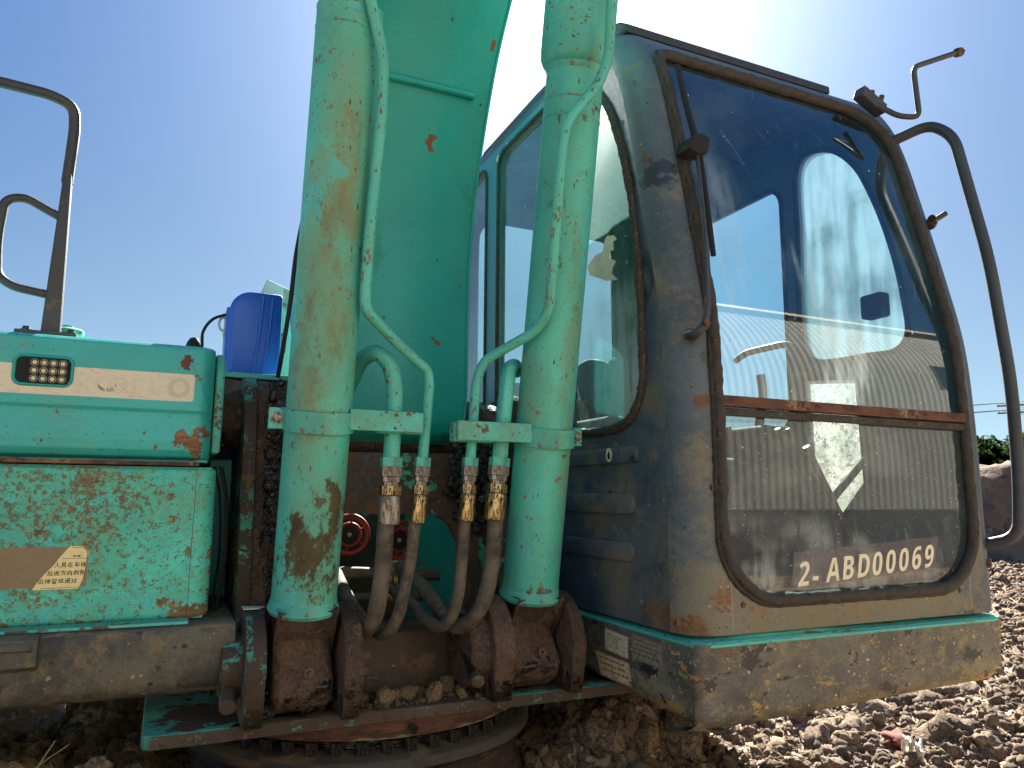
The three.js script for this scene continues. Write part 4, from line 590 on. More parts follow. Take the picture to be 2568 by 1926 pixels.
sub('hinge_pin', pipe([[2.115, 2.358, -1.476], [2.15, 2.382, -1.46]], 0.0085, 0.01, { radial: 10 }), M.rail, cab); sub('hinge_pad', turned([2.119, 2.356, -1.485], [1, 0, 0.3], [[-0.004, 0], [-0.004, 0.024], [0.004, 0.02], [0.005, 0]], 20), M.rust, cab);
// inside
sub('cab_floor', box(XL + 0.03, XR - 0.03, 1.192, 1.215, -3.09, -1.43, 0.002), M.floor, cab);
sub('ceiling', sheet((u, v) => skin(lerp(XL + 0.05, XR - 0.04, u), lerp(sB + 0.05, sBack0 - 0.05, v), -0.035), 6, 24, (u, v, p) => [p[0], p[2]]), M.interior, cab);
sub('rear_trim', box(XL + 0.04, XR - 0.04, 1.215, 1.95, -3.06, -3.03, 0.004), M.interior, cab);
const seat = sub('seat_back', merged([0, 1, 2].map((k) => box(1.46 + k * 0.155, 1.607 + k * 0.155, 1.62, 2.05 + (k === 1 ? 0.03 : 0), -2.63, -2.50, 0.06, 5))), M.interior, cab, 'dark ribbed seat back');
sub('seat_cushion', box(1.45, 1.93, 1.5, 1.64, -2.55, -2.05, 0.05, 4), M.interior, cab); sub('seat_base', box(1.52, 1.86, 1.215, 1.5, -2.5, -2.12, 0.02), M.interior, cab);
for (const x of [1.33, 1.98]) sub('console', box(x - 0.075, x + 0.075, 1.215, 1.76, -2.6, -2.02, 0.03, 3), M.interior, cab);
sub('seat_rail', pipe([[2.02, 2.039, -2.287], [2.02, 2.061, -2.228], [2.04, 2.064, -2.035], [2.05, 2.027, -1.975], [2.06, 1.94, -1.972]], 0.013, 0.05), M.rail, cab, 'dark bent hand bar beside the seat');
for (const [x, dx] of [[1.48, -0.06], [1.66, 0.06]]) { sub('travel_lever', pipe([[x, 1.215, -1.86], [x - dx * 0.3, 1.45, -1.80], [x - dx, 1.72, -1.86]], 0.011, 0.08), M.dark, cab); sub('pedal', box(x - 0.05, x + 0.05, 1.25, 1.265, -1.86, -1.68, 0.006), M.dark, cab); }
for (const [a, b, w] of [[[1.671, 1.709, -1.72], [1.84, 1.385, -1.72], 0.009], [[1.741, 1.714, -1.75], [1.884, 1.383, -1.75], 0.006], [[1.805, 1.66, -1.74], [1.968, 1.388, -1.74], 0.011], [[2.111, 1.632, -1.78], [1.851, 1.419, -1.78], 0.012]]) sub('lever_rod', pipe([a, b], w, 0.01, { radial: 10 }), M.rail, cab);
for (const x of [1.33, 1.97]) sub('joystick', pipe([[x, 1.76, -2.12], [x, 1.88, -2.09], [x, 1.95, -2.1]], 0.016, 0.03), M.dark, cab);
sub('bracket_box', box(2.03, 2.08, 2.08, 2.16, -1.70, -1.62, 0.01), M.dark, cab);
// black housing below the cab with its teal top edge
const baseMat = worn({ seed: 64, w: 2048, h: 512, base: [82, 84, 80], rough: 0.6, wrap: true, mottle: [[12, 3, 5, 0.2]], bump: 0.002, grain: 7,
  layers: [{ f: 10, fx: 14, fy: 4, oct: 9, gain: 0.84, lo: 0.34, hi: 0.78, col: [124, 118, 95], rough: 0.9, a: 0.8, h: 0.1 }, { f: 24, fx: 30, fy: 8, oct: 7, gain: 0.84, lo: 0.58, hi: 0.78, col: [146, 132, 98], rough: 0.95, a: 0.8, h: 0.15, spots: [[0.6, 0.02, 0.6, 0.16, 0.2], [0.9, 0.1, 0.1, 0.3, 0.3]] }, { f: 16, fx: 20, fy: 6, oct: 8, gain: 0.85, lo: 0.62, hi: 0.78, a: 0.6, col: [118, 88, 60], rough: 0.95, pull: -0.14, vary: 0.25, spots: [[0.13, 0.88, 0.06, 0.12, 0.4], [0.035, 0.4, 0.03, 0.4, 0.35], [0.09, 0.6, 0.02, 0.1, 0.3], [0.55, 0.2, 0.1, 0.1, 0.3]] },
    { f: 12, fx: 16, fy: 5, oct: 5, lo: 0.64, hi: 0.7, col: [172, 140, 84], rough: 0.98, h: 0.4, pull: -0.2, spots: [[0.94, 0.12, 0.06, 0.18, 0.5], [0.85, 0.02, 0.1, 0.1, 0.4]] }, { f: 10, fx: 14, fy: 4, oct: 5, lo: 0.72, hi: 0.78, col: [42, 45, 48], rough: 0.5 }],
  specks: [{ n: 70, r0: 5, r1: 13, col: [188, 176, 142], area: [0, 1, 0.1, 0.9], ax: 0.8 }, { n: 600, r0: 1, r1: 5, col: [46, 46, 44] }, { n: 160, r0: 1, r1: 3, col: [190, 182, 160] }, { n: 60, r0: 2, r1: 7, col: [40, 36, 32] }], scratches: [{ n: 420, l: 70, w: 1.4, col: [154, 146, 122], a: 0.6 }, { n: 160, l: 60, w: 1.4, col: [34, 34, 34], a: 0.6 }] });
const hb = [];  // body as a sheet: around the outline in plan, down the rounded skirt
{ const plan = [[1.087, -2.02], [1.087, -1.41], [1.0885, -1.395], [1.095, -1.387], [1.11, -1.384], [2.10, -1.384], [2.138, -1.392], [2.158, -1.42], [2.162, -1.5], [2.162, -2.4]];
  const C = new THREE.CurvePath(); for (let i = 0; i < plan.length - 1; i++) C.add(new THREE.LineCurve3(new THREE.Vector3(plan[i][0], 0, plan[i][1]), new THREE.Vector3(plan[i + 1][0], 0, plan[i + 1][1])));
  const inward = (p) => { const c = new THREE.Vector3(1.62, 0, -2.2).sub(p); c.y = 0; return Math.abs(p.z + 1.384) < 0.03 ? new THREE.Vector3(0, 0, -1) : p.x < 1.1 ? new THREE.Vector3(1, 0, 0) : new THREE.Vector3(-1, 0, 0); };
  const low = (p) => 0.972 + (p.x < 1.1 ? clamp((-1.40 - p.z) / 0.55) * 0.03 : 0.02 * ss(1.2, 2.1, p.x)) + (p.x > 2.1 ? 0.02 : 0);
  const drop = (u, v) => { const p = C.getPointAt(u), n = inward(p), y1 = 1.176, y0 = low(p), H = y1 - y0; let y, k; if (v < 0.7) { y = y1 - v / 0.7 * H * 0.72; k = 0.006 * ss(0, 1, v / 0.7); } else { const a = (v - 0.7) / 0.3 * Math.PI / 2; y = y0 + H * 0.28 * (1 - Math.sin(a)); k = 0.006 + (1 - Math.cos(a)) * 0.11; } return [p.x + n.x * k, y, p.z + n.z * k]; };
  const g = sheet(drop, 160, 24); const p = g.attributes.position, uv = g.attributes.uv; for (let i = 0; i < p.count; i++) { const x = p.getX(i), z = p.getZ(i), along = (x - 1.087) + (x < 1.6 ? z + 1.384 : 0); uv.setXY(i, 0.05 + along * 0.9, (p.getY(i) - 0.98) / 0.21); }
  hb.push(g); }
const sk = part('cab_base', hb[0], baseMat, 'scratched black housing under the cab with teal top edge');
sub('base_top', extrudeY([[1.094, -2.3], [1.094, -1.42], [1.12, -1.391], [2.10, -1.391], [2.15, -1.41], [2.155, -2.3]], 1.170, 1.1795, { bevel: 0.004 }), M.tealWorn, sk, 'teal top edge of the cab base');
sub('base_edge', sweep(fillet([[1.089, 1.172, -2.0], [1.089, 1.172, -1.40], [1.12, 1.172, -1.387], [2.11, 1.172, -1.387], [2.155, 1.172, -1.41]], 0.03), 0.005, { radial: 8 }), M.tealWorn, sk);
sub('base_floor', extrudeY([[1.2, -2.6], [1.2, -1.5], [2.05, -1.5], [2.05, -2.6]], 1.06, 1.08), M.black, sk);
sub('base_post', turned([1.125, 1.04, -2.0], [0, 1, 0], [[0, 0.045], [0.14, 0.045], [0.145, 0]], 24), M.teal, sk, 'teal rounded post behind the cab base');
function labelTex(seed, lines, paper) { const c = document.createElement('canvas'); c.width = 256; c.height = 192; const g = c.getContext('2d'), r = rng(seed); g.fillStyle = paper; g.fillRect(0, 0, 256, 192); g.strokeStyle = '#4a4234'; g.lineWidth = 3; g.strokeRect(8, 8, 240, 176);
  g.fillStyle = 'rgba(70,62,48,0.75)'; for (let k = 0; k < lines; k++) { let x = 24; const y = 30 + k * (140 / lines); while (x < 220) { const w = 6 + 18 * r(); g.fillRect(x, y, w, 90 / lines * 0.5); x += w + 5 + 6 * r(); } }
  for (let k = 0; k < 26; k++) { g.strokeStyle = `rgba(58,44,32,${0.3 + 0.6 * r()})`; g.lineWidth = 1 + 3 * r(); let x = r() * 256, y = r() * 192; g.beginPath(); g.moveTo(x, y); for (let j = 0; j < 5; j++) { x += (r() - 0.5) * 40; y += r() * 30; g.lineTo(x, y); } g.stroke(); }
  for (let k = 0; k < 90; k++) { g.fillStyle = `rgba(96,76,52,${0.5 * r()})`; g.beginPath(); g.arc(r() * 256, r() * 192, 8 * r(), 0, 7); g.fill(); }
  const t = new THREE.CanvasTexture(c); t.colorSpace = THREE.SRGBColorSpace; return new THREE.MeshStandardMaterial({ map: t, roughness: 0.8 }); }
const lab = (a, b, c, d, mat, label) => { const off = -0.0015; sub('label', sheet((u, v) => { const q = V(a).lerp(V(b), u).lerp(V(d).lerp(V(c), u), v); return [q.x + off, q.y, q.z]; }, 4, 4, (u, v) => [u, v]), mat, sk, label); };
lab([1.087, 1.1, -1.775], [1.09, 1.095, -1.668], [1.087, 1.149, -1.661], [1.087, 1.156, -1.774], labelTex(1, 8, '#d8cfae'), 'cracked cream label with fine print');
lab([1.092, 1.028, -1.804], [1.096, 1.028, -1.661], [1.09, 1.085, -1.664], [1.087, 1.09, -1.825], labelTex(2, 3, '#d6c096'), 'badly cracked tan label');
lab([1.09, 1.1, -1.651], [1.092, 1.098, -1.525], [1.087, 1.156, -1.516], [1.087, 1.162, -1.645], labelTex(3, 4, '#8d8872'), 'dull grey metal type plate');

// ---------- boxes, skirt and rail on the side away from the cab ----------
const UB = [-0.95, 0.1, 1.56, 1.88];
const upMat = worn({ seed: 81, w: 2048, h: 640, base: [54, 176, 170], rough: 0.45, wrap: false, mottle: [[8, 3, 5, 0.05], [3, 10, 4, 0.03]], bump: 0.0012, grain: 3.5,
  layers: [{ f: 12, fx: 10, fy: 3, oct: 8, gain: 0.86, lo: 0.44, hi: 0.95, col: [104, 160, 146], a: 0.6, rough: 0.65 }, { f: 20, fx: 40, fy: 12, oct: 5, lo: 0.66, hi: 0.72, col: [132, 96, 68], rough: 0.9, h: -0.2, pull: -0.25, vary: 0.2, spots: [[0.955, 0.155, 0.024, 0.16, 0.6], [0.925, 0.21, 0.02, 0.06, 0.5], [0.87, 0.135, 0.01, 0.04, 0.5]] }, { f: 20, fx: 40, fy: 12, oct: 4, lo: 0.66, hi: 0.70, col: [104, 66, 56], rough: 0.9, h: -0.25, pull: -0.3, spots: [[0.925, 0.765, 0.016, 0.06, 0.7], [0.925, 0.84, 0.003, 0.06, 0.5]] }],
  specks: [{ n: 500, r0: 1, r1: 4, col: [44, 86, 76], a: 0.8 }, { n: 24, r0: 2, r1: 7, col: [150, 110, 84] }], scratches: [{ n: 130, l: 34, w: 1.3, col: [36, 84, 74], a: 0.7 }, { n: 60, l: 40, col: [150, 205, 196], a: 0.5 }],
  draw: (g, w, h, r) => {
    const X = (x) => (x - UB[0]) / (UB[1] - UB[0]) * w, Y = (y) => (1 - (y - UB[2]) / (UB[3] - UB[2])) * h, x1 = X(0.04), y1 = Y(1.776), y0 = Y(1.712);
    g.save(); g.beginPath(); g.roundRect(-50, y1, x1 + 50, y0 - y1, 16); g.clip(); g.fillStyle = 'rgb(216,208,184)'; g.fillRect(-50, y1, x1 + 60, y0 - y1);
    for (let k = 0; k < 500; k++) { g.fillStyle = `rgba(${150 + 70 * r()},${140 + 70 * r()},${120 + 60 * r()},0.12)`; g.fillRect(r() * x1, y1 + r() * (y0 - y1), 4 + 50 * r(), 2 + 10 * r()); }
    // ghost of removed lettering
    g.font = 'bold 104px sans-serif'; g.fillStyle = 'rgba(190,180,152,0.2)'; g.save(); g.translate(X(-0.205), y0 - 22); g.scale(1.06, 1); [...'KOBELC'].forEach((ch, k) => g.fillText(ch, 4 + k * 66, 0)); g.restore();
    g.lineWidth = 17; g.strokeStyle = 'rgba(196,188,160,0.85)'; g.beginPath(); g.ellipse(X(0.008), (y0 + y1) / 2, 33, 36, 0, 0, 7); g.stroke(); g.lineWidth = 2; g.strokeStyle = 'rgba(160,150,122,0.5)'; g.beginPath(); g.ellipse(X(0.008), (y0 + y1) / 2, 42, 46, 0, 0, 7); g.stroke();
    for (let k = 0; k < 90; k++) { g.strokeStyle = `rgba(60,56,48,${0.3 + 0.5 * r()})`; g.lineWidth = 0.8 + 1.4 * r(); const x = r() * x1, y = y1 + r() * (y0 - y1), a = 0.3 + r(); g.beginPath(); g.moveTo(x, y); g.lineTo(x + Math.cos(a) * 16 * r(), y + Math.sin(a) * 12 * r()); g.stroke(); }
    for (let k = 0; k < 16; k++) { g.strokeStyle = 'rgba(58,60,40,0.8)'; g.lineWidth = 2; const a = r() * 3, x = X(-0.14) + Math.cos(a) * 34, y = (y0 + y1) / 2 + Math.sin(a) * 22; g.beginPath(); g.moveTo(x, y); g.quadraticCurveTo(x + 4, y + 8, x + 14 * r(), y + 16); g.stroke(); }
    g.restore();
    g.strokeStyle = 'rgba(30,80,66,0.8)'; g.lineWidth = 2; g.beginPath(); g.moveTo(X(0.03), Y(1.80)); g.quadraticCurveTo(X(0.062), Y(1.75), X(0.075), Y(1.70)); g.stroke();
  } });
// front skin of the upper box: rounded top, shallow crease, tucked-under bottom; wraps round its end
{ const prof2 = [[1.850, -1.945], [1.849, -1.905], [1.846, -1.886], [1.837, -1.873], [1.80, -1.868], [1.70, -1.868], [1.692, -1.868], [1.684, -1.874], [1.676, -1.875], [1.64, -1.873], [1.62, -1.872], [1.60, -1.876], [1.585, -1.888], [1.574, -1.915]];
  const row = (v) => { const f = v * (prof2.length - 1), i = Math.min(prof2.length - 2, Math.floor(f)), t = f - i; return [lerp(prof2[i][0], prof2[i + 1][0], t), lerp(prof2[i][1], prof2[i + 1][1], t)]; };
  const g = sheet((u, v) => { const [y, z] = row(v); const L = 1.02, s = u * (L + 0.06 * 1.57 + 0.5); let x, dz; if (s < L) { x = -0.97 + s; dz = 0; } else if (s < L + 0.0942) { const a = (s - L) / 0.06; x = 0.05 + 0.035 * Math.sin(a); dz = -0.06 * (1 - Math.cos(a)); } else { x = 0.085; dz = -0.06 - (s - L - 0.0942); } return [x, y, z + dz]; }, 260, 78);
  const ub = part('upper_toolbox', rectUV(g, 'x', UB[0], UB[1], 'y', UB[2], UB[3]), upMat, 'teal upper tool box with a cream stripe and a work lamp on a painted dark recess');
  sub('box_lid', box(-0.97, 0.06, 1.838, 1.8485, -2.7, -1.915, 0.004), M.tealWorn, ub); sub('box_floor', box(-0.97, 0.08, 1.574, 1.58, -2.7, -1.905, 0.002), M.tealWorn, ub);
  sub('end_flange', extrudeX([[-1.93, 1.60], [-1.915, 1.70], [-1.915, 1.80], [-1.935, 1.835], [-1.98, 1.847], [-2.7, 1.847], [-2.7, 1.60], [-2.0, 1.60], [-1.985, 1.63], [-1.965, 1.63], [-1.955, 1.6]], 0.0875, 0.108, { bevel: 0.005, crease: 0.9 }), M.tealWorn, ub);
  sub('box_end', box(-0.985, -0.965, 1.575, 1.847, -2.7, -1.90, 0.004), M.tealWorn, ub);
  // flat dark plate with housing colour and recess shade painted in, and the lamp
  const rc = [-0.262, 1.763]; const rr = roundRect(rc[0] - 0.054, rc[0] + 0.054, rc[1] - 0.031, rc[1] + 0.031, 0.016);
  sub('lamp_surround', sweep(dense2(rr, 0.008).map(([x, y]) => new THREE.Vector3(x, y, -1.8665)), 0.0035, { closed: true, radial: 8 }), M.teal, ub);
  sub('recess_shade_plate', extrudeZ(rr, -1.8675, -1.8665), M.dark, ub);
  const lamp = part('work_lamp', box(rc[0] - 0.03, rc[0] + 0.048, rc[1] - 0.029, rc[1] + 0.027, -1.868, -1.8615, 0.006), M.dark, 'rectangular work lamp with twelve round lenses');
  const lens = new THREE.MeshPhysicalMaterial({ color: 0xcfc98e, roughness: 0.12, clearcoat: 1 }), rim = new THREE.MeshStandardMaterial({ color: 0x8f8c7c, roughness: 0.4, metalness: 0.3 });
  for (let j = 0; j < 3; j++) for (let i = 0; i < 4; i++) { const x = rc[0] - 0.0165 + i * 0.0175, y = rc[1] + 0.0165 - j * 0.0175; sub('lens_rim', turned([x, y, -1.8616], [0, 0, 1], [[0, 0], [0, 0.0076], [0.001, 0.0078], [0.0016, 0.0064]], 20), rim, lamp); sub('lens', turned([x, y, -1.8605], [0, 0, 1], [[0, 0.0046], [0.0012, 0.004], [0.0018, 0.002], [0.002, 0]], 16), lens, lamp); }
}
const LB = [-0.95, 0.115, 1.22, 1.57];
// the warning text: strokes on a 10 x 10 grid, y down, for a font that has no such letters
const GLYPH = { 人: '53 44 35 1 9|53 6 5 9 9', 员: '2 0 8 0 8 3 2 3 2 0|2 4 8 4 8 8|2 4 2 8|5 4 5 7 1 10|6 8 9 10', 在: '1 2 9 2|5 0 3 4 0 7|2 5 2 10|4 6 9 6|6 4 6 10|4 10 9 10', 车: '1 1 9 1|4 0 2 5 9 5|0 7 10 7|5 3 5 10', 体: '3 0 0 5|2 3 2 10|4 2 10 2|7 0 7 10|7 2 3 8|7 2 10 8|5 8 9 8', 后: '9 0 2 1 2 6 0 10|2 4 10 4|4 6 9 6 9 10 4 10 4 6', 进: '1 1 2 2|0 4 2 4 2 8|0 10 3 8 10 10|4 3 10 3|3 6 10 6|5 1 5 6 4 8|8 1 8 8', 方: '5 0 5 2|0 2 10 2|4 2 4 5 1 10|4 5 9 5 8 9 6 9', 向: '5 0 4 2|1 10 1 2 9 2 9 10 8 10|3 5 7 5 7 8 3 8 3 5', 的: '3 0 2 2|1 2 4 2 4 9 1 9 1 2|1 5 4 5|6 0 5 4|6 2 10 2 9 9 7 9|6 5 8 7', 附: '1 0 1 10|1 0 3 0 2 4 3 6 1 7|6 0 4 5|5 3 5 10|6 3 10 3|9 1 9 10 8 9|7 5 8 7', 近: '1 1 2 2|0 4 2 4 2 8|0 10 3 8 10 10|9 0 5 1 5 5 4 8|5 4 10 4|8 4 8 8', 停: '2 0 0 4|1 3 1 10|7 0 7 1|4 2 10 2|5 3 9 3 9 5 5 5 5 3|3 7 3 6 10 6 10 7|5 8 9 8|7 8 7 10', 留: '4 0 1 1 1 4 4 3|6 1 9 1 9 4 8 4|7 1 5 4|2 6 8 6 8 10 2 10 2 6|5 6 5 10|2 8 8 8', 或: '0 2 10 2|2 4 5 4 5 6 2 6 2 4|1 8 6 8|7 0 8 6 10 9|9 5 6 9', 通: '1 1 2 2|0 4 2 4 2 8|0 10 3 8 10 10|4 0 9 0 7 2|4 3 9 3 9 8|4 3 4 8|4 5 9 5|6 3 6 8', 过: '1 1 2 2|0 4 2 4 2 8|0 10 3 8 10 10|4 3 10 3|8 1 8 8 7 8|5 5 6 6' };
GLYPH.人 = '5 0 5 3 3 7 0 10|5 3 7 7 10 10';
const loMat = worn({ seed: 82, w: 2048, h: 672, base: [72, 190, 170], rough: 0.55, wrap: false, mottle: [[8, 3, 5, 0.09], [30, 10, 3, 0.04]], bump: 0.0016, grain: 6,
  layers: [{ f: 8, fx: 12, fy: 4, oct: 8, gain: 0.85, lo: 0.42, hi: 0.85, col: [112, 150, 112], a: 0.75, rough: 0.75, spots: [[0.75, 0.6, 0.12, 0.3, 0.12]] }, { f: 60, fx: 130, fy: 42, oct: 4, gain: 0.8, lo: 0.54, hi: 0.78, a: 0.8, col: [112, 92, 62], rough: 0.9, pull: -0.10, vary: 0.25, spots: [[0.76, 0.80, 0.09, 0.22, 0.24], [0.72, 0.6, 0.1, 0.24, 0.2], [0.66, 0.75, 0.12, 0.25, 0.2], [0.84, 0.85, 0.05, 0.1, 0.14], [0.6, 0.5, 0.2, 0.5, 0.12]] },
    { f: 40, fx: 60, fy: 20, oct: 6, gain: 0.88, lo: 0.60, hi: 0.80, a: 0.7, col: [114, 82, 58], rough: 0.9, pull: -0.22, vary: 0.2, spots: [[0.745, 0.87, 0.03, 0.08, 0.45], [0.75, 0.66, 0.03, 0.1, 0.4], [0.72, 0.72, 0.03, 0.1, 0.36], [0.70, 0.52, 0.012, 0.03, 0.4], [0.87, 0.6, 0.01, 0.025, 0.5], [0.66, 0.49, 0.02, 0.03, 0.4]] },
    { f: 12, fx: 20, fy: 7, oct: 6, lo: 0.60, hi: 0.68, col: [120, 96, 64], rough: 0.95, pull: -0.2, vary: 0.18, spots: [[0.955, 0.02, 0.05, 0.16, 0.55], [0.985, 0.08, 0.02, 0.3, 0.45], [0.7, -0.02, 0.3, 0.08, 0.4], [0.94, 0.4, 0.008, 0.3, 0.3], [0.92, 0.1, 0.03, 0.06, 0.3]] }, { f: 10, fx: 16, fy: 5, oct: 5, lo: 0.7, hi: 0.8, col: [64, 184, 180], a: 0.7, spots: [[0.8, 0.95, 0.15, 0.05, 0.2], [0.7, 0.13, 0.06, 0.05, 0.2]] }],
  specks: [{ n: 1300, r0: 1, r1: 3.4, col: [60, 66, 50] }, { n: 300, r0: 1, r1: 5, col: [124, 78, 54] }], scratches: [{ n: 140, l: 40, col: [50, 74, 60], a: 0.6 }, { n: 40, l: 50, col: [140, 210, 190], a: 0.5 }],
  draw: (g, w, h, r) => {
    const X = (x) => (x - LB[0]) / (LB[1] - LB[0]) * w, Y = (y) => (1 - (y - LB[2]) / (LB[3] - LB[2])) * h;
    // bare patch where the rest of the warning label was torn away
    const px0 = X(-0.315), px1 = X(-0.145), py0 = Y(1.389), py1 = Y(1.306); g.save(); g.beginPath(); g.rect(px0, py0, px1 - px0, py1 - py0); g.clip();
    g.fillStyle = 'rgb(134,116,86)'; g.fillRect(px0, py0, 400, 200); for (let k = 0; k < 260; k++) { g.strokeStyle = `rgba(${110 + 60 * r()},${95 + 55 * r()},${70 + 45 * r()},0.3)`; g.lineWidth = 1 + 3 * r(); const x = px0 + r() * 340, y = py0 + r() * 170; g.beginPath(); g.moveTo(x, y); g.lineTo(x + 60 * r(), y - 22 * r()); g.stroke(); } g.restore();
    g.strokeStyle = 'rgba(96,62,44,0.9)'; g.lineWidth = 3; g.beginPath(); g.moveTo(X(0.058), 0); g.lineTo(X(0.056), h); g.stroke();
    g.strokeStyle = 'rgba(120,200,180,0.6)'; g.lineWidth = 3; g.beginPath(); g.moveTo(X(0.0), Y(1.50)); g.lineTo(X(-0.05), Y(1.36)); g.stroke();
  } });
{ // lower box: flat front, rounded vertical end
  const g = sheet((u, v) => { const L = 1.035, s = u * (L + 0.06 + 0.5), y = lerp(1.226, 1.562, v), ry = 0.012, e = Math.min(y - 1.226, 1.562 - y), k = e < ry ? ry - Math.sqrt(Math.max(0, ry * ry - (ry - e) ** 2)) : 0; let x, z; if (s < L) { x = -0.97 + s; z = -1.86; } else if (s < L + 0.06) { const a = (s - L) / 0.06 * 1.5708; x = 0.065 + 0.036 * Math.sin(a); z = -1.86 - 0.036 * (1 - Math.cos(a)); } else { x = 0.101; z = -1.896 - (s - L - 0.06); } return [x - (s > L ? k : 0), y, z - (s <= L + 0.03 ? k : 0)]; }, 240, 60);
  const lb = part('lower_toolbox', rectUV(g, 'x', LB[0], LB[1], 'y', LB[2], LB[3]), loMat, 'rust-speckled teal lower tool box with a torn warning label');
  sub('box_top', box(-0.97, 0.09, 1.556, 1.562, -2.6, -1.868, 0.002), M.tealWorn, lb); sub('box_floor', box(-0.97, 0.09, 1.226, 1.232, -2.6, -1.868, 0.002), M.tealWorn, lb);
  sub('drip_strip', box(-0.97, 0.061, 1.5645, 1.5735, -1.90, -1.852, 0.002), M.rust, lb, 'rusty strip along the top of the lower box');
  sub('box_end', box(-0.985, -0.965, 1.227, 1.561, -2.6, -1.866, 0.004), M.tealWorn, lb);
  // what is left of the warning label
  const c = document.createElement('canvas'); c.width = 512; c.height = 512; const q = c.getContext('2d'), r = rng(12); q.fillStyle = '#e6d79a'; q.fillRect(0, 0, 512, 512);
  for (let k = 0; k < 90; k++) { q.fillStyle = `rgba(${190 + 60 * r()},${170 + 60 * r()},${100 + 80 * r()},0.25)`; q.beginPath(); q.ellipse(r() * 512, r() * 512, 10 + 40 * r(), 8 + 24 * r(), r() * 3, 0, 7); q.fill(); }
  q.strokeStyle = '#3a372c'; q.lineWidth = 5; q.beginPath(); q.moveTo(90, 492); q.lineTo(478, 488); q.lineTo(482, 70); q.lineTo(440, 26); q.lineTo(330, 26); q.moveTo(250, 152); q.lineTo(482, 152); q.stroke();
  q.fillStyle = '#26241e'; q.fillRect(352, 118, 66, 12); q.fillRect(352, 112, 10, 22); q.fillRect(408, 112, 10, 22);
  q.strokeStyle = '#2c2a22'; q.lineWidth = 6.5; q.lineCap = 'round'; [['人员在车体', 190, 198], ['后进方向的附', 130, 292], ['近停留或通过', 56, 384]].forEach(([t, x, y]) => [...t].forEach((ch, i) => GLYPH[ch].split('|').forEach((sk2) => { const n = sk2.trim().split(' ').map(Number); q.beginPath(); for (let j = 0; j < n.length; j += 2) q.lineTo(x + i * 60 + n[j] * 4.8, y + n[j + 1] * 5.4); q.stroke(); })));
  const t = new THREE.CanvasTexture(c); t.colorSpace = THREE.SRGBColorSpace;
  const o = [-0.242, 1.302], W = 0.100, H = 0.0885, sh = new THREE.Shape([[0.0, 0.0], [0.83, 0.0], [0.90, 0.2], [0.97, 0.86], [0.86, 0.99], [0.62, 1.0], [0.56, 0.92], [0.42, 0.70], [0.36, 0.58], [0.24, 0.42], [0.16, 0.30], [0.06, 0.14]].map(([u, v]) => new THREE.Vector2(o[0] + u * W, o[1] + v * H)));
  const lg = new THREE.ExtrudeGeometry(sh, { depth: 0.0008, bevelEnabled: false }); lg.translate(0, 0, -1.8598);
  sub('warning_label', rectUV(lg, 'x', o[0] - 0.002, o[0] + W + 0.001, 'y', o[1] - 0.001, o[1] + H + 0.001), new THREE.MeshStandardMaterial({ map: t, roughness: 0.6 }), lb, 'torn pale yellow warning label with black characters');
}
// black skirt under the boxes
const skirtProf = [[-1.90, 1.222], [-1.815, 1.222], [-1.806, 1.214], [-1.800, 1.19], [-1.797, 1.14], [-1.802, 1.11], [-1.816, 1.088], [-1.84, 1.074], [-1.90, 1.068], [-2.3, 1.08], [-2.3, 1.222]];
const skirt = part('side_skirt', lumpy(extrudeX(skirtProf, -0.97, 0.158, { bevel: 0.004, crease: 0.9, steps: 60 }), 0.0012, 12), M.black, 'mud-stained black side skirt below the tool boxes');
sub('skirt_edge', box(-0.97, 0.06, 1.2225, 1.2295, -1.87, -1.812, 0.002), M.tealWorn, skirt, 'teal strip along the top of the skirt');
sub('skirt_step', extrudeX([[-1.79, 1.222], [-1.776, 1.215], [-1.772, 1.19], [-1.772, 1.165], [-1.79, 1.155], [-1.83, 1.15], [-1.83, 1.222]], -0.97, -0.212, { bevel: 0.003 }), M.black, skirt);
sub('step_rib', extrudeX([[-1.772, 1.212], [-1.764, 1.207], [-1.764, 1.198], [-1.772, 1.193]], -0.97, -0.222), M.black, skirt);
// guard rail on the box top
const rz = -1.955;
const post = part('guard_rail', extrudeZ([[-0.287, 1.86, -1.955], [-0.248, 1.864, -1.955], [-0.255, 2.245, -1.955], [-0.273, 2.242, -1.955]].map((p) => [p[0], p[1]]), rz - 0.012, rz + 0.012, { bevel: 0.004 }), M.rail, 'dark steel guard rail standing on the upper tool box');
sub('top_rail', pipe([[-0.265, 2.224, -1.955], [-0.26, 2.363, -1.955], [-0.265, 2.415, -1.95], [-0.311, 2.429, -1.94], [-0.518, 2.415, -1.88]], 0.0125, 0.05, { radial: 14 }), M.rail, post);
sub('side_loop', pipe([[-0.272, 2.139, -1.955], [-0.344, 2.174, -1.95], [-0.381, 2.16, -1.945], [-0.387, 2.065, -1.945], [-0.38, 1.982, -1.945], [-0.349, 1.96, -1.945], [-0.282, 1.952, -1.955]], 0.010, 0.05, { radial: 12 }), M.rail, post);
{ const p = [-0.271, 1.862, -1.955]; sub('rail_plate', box(p[0] - 0.062, p[0] + 0.058, 1.8495, 1.861, rz - 0.04, rz + 0.035, 0.002), M.rail, post); for (const dx of [-0.042, 0.045]) sub('plate_bolt', hexBolt([p[0] + dx, 1.861, rz + 0.018], [0, 1, 0], 0.008, 0.008), M.rail, post); }
{ const p = [-0.243, 1.893, -2.02]; part('filler_cap', turned([p[0], 1.8495, -2.02], [0, 1, 0], [[0, 0.032], [0.008, 0.032], [0.01, 0.026], [0.022, 0.026], [0.024, 0.036], [0.034, 0.036], [0.038, 0.03], [0.039, 0.012], [0.046, 0.012], [0.047, 0]], 32), M.tealWorn, 'round teal filler cap behind the guard rail'); }
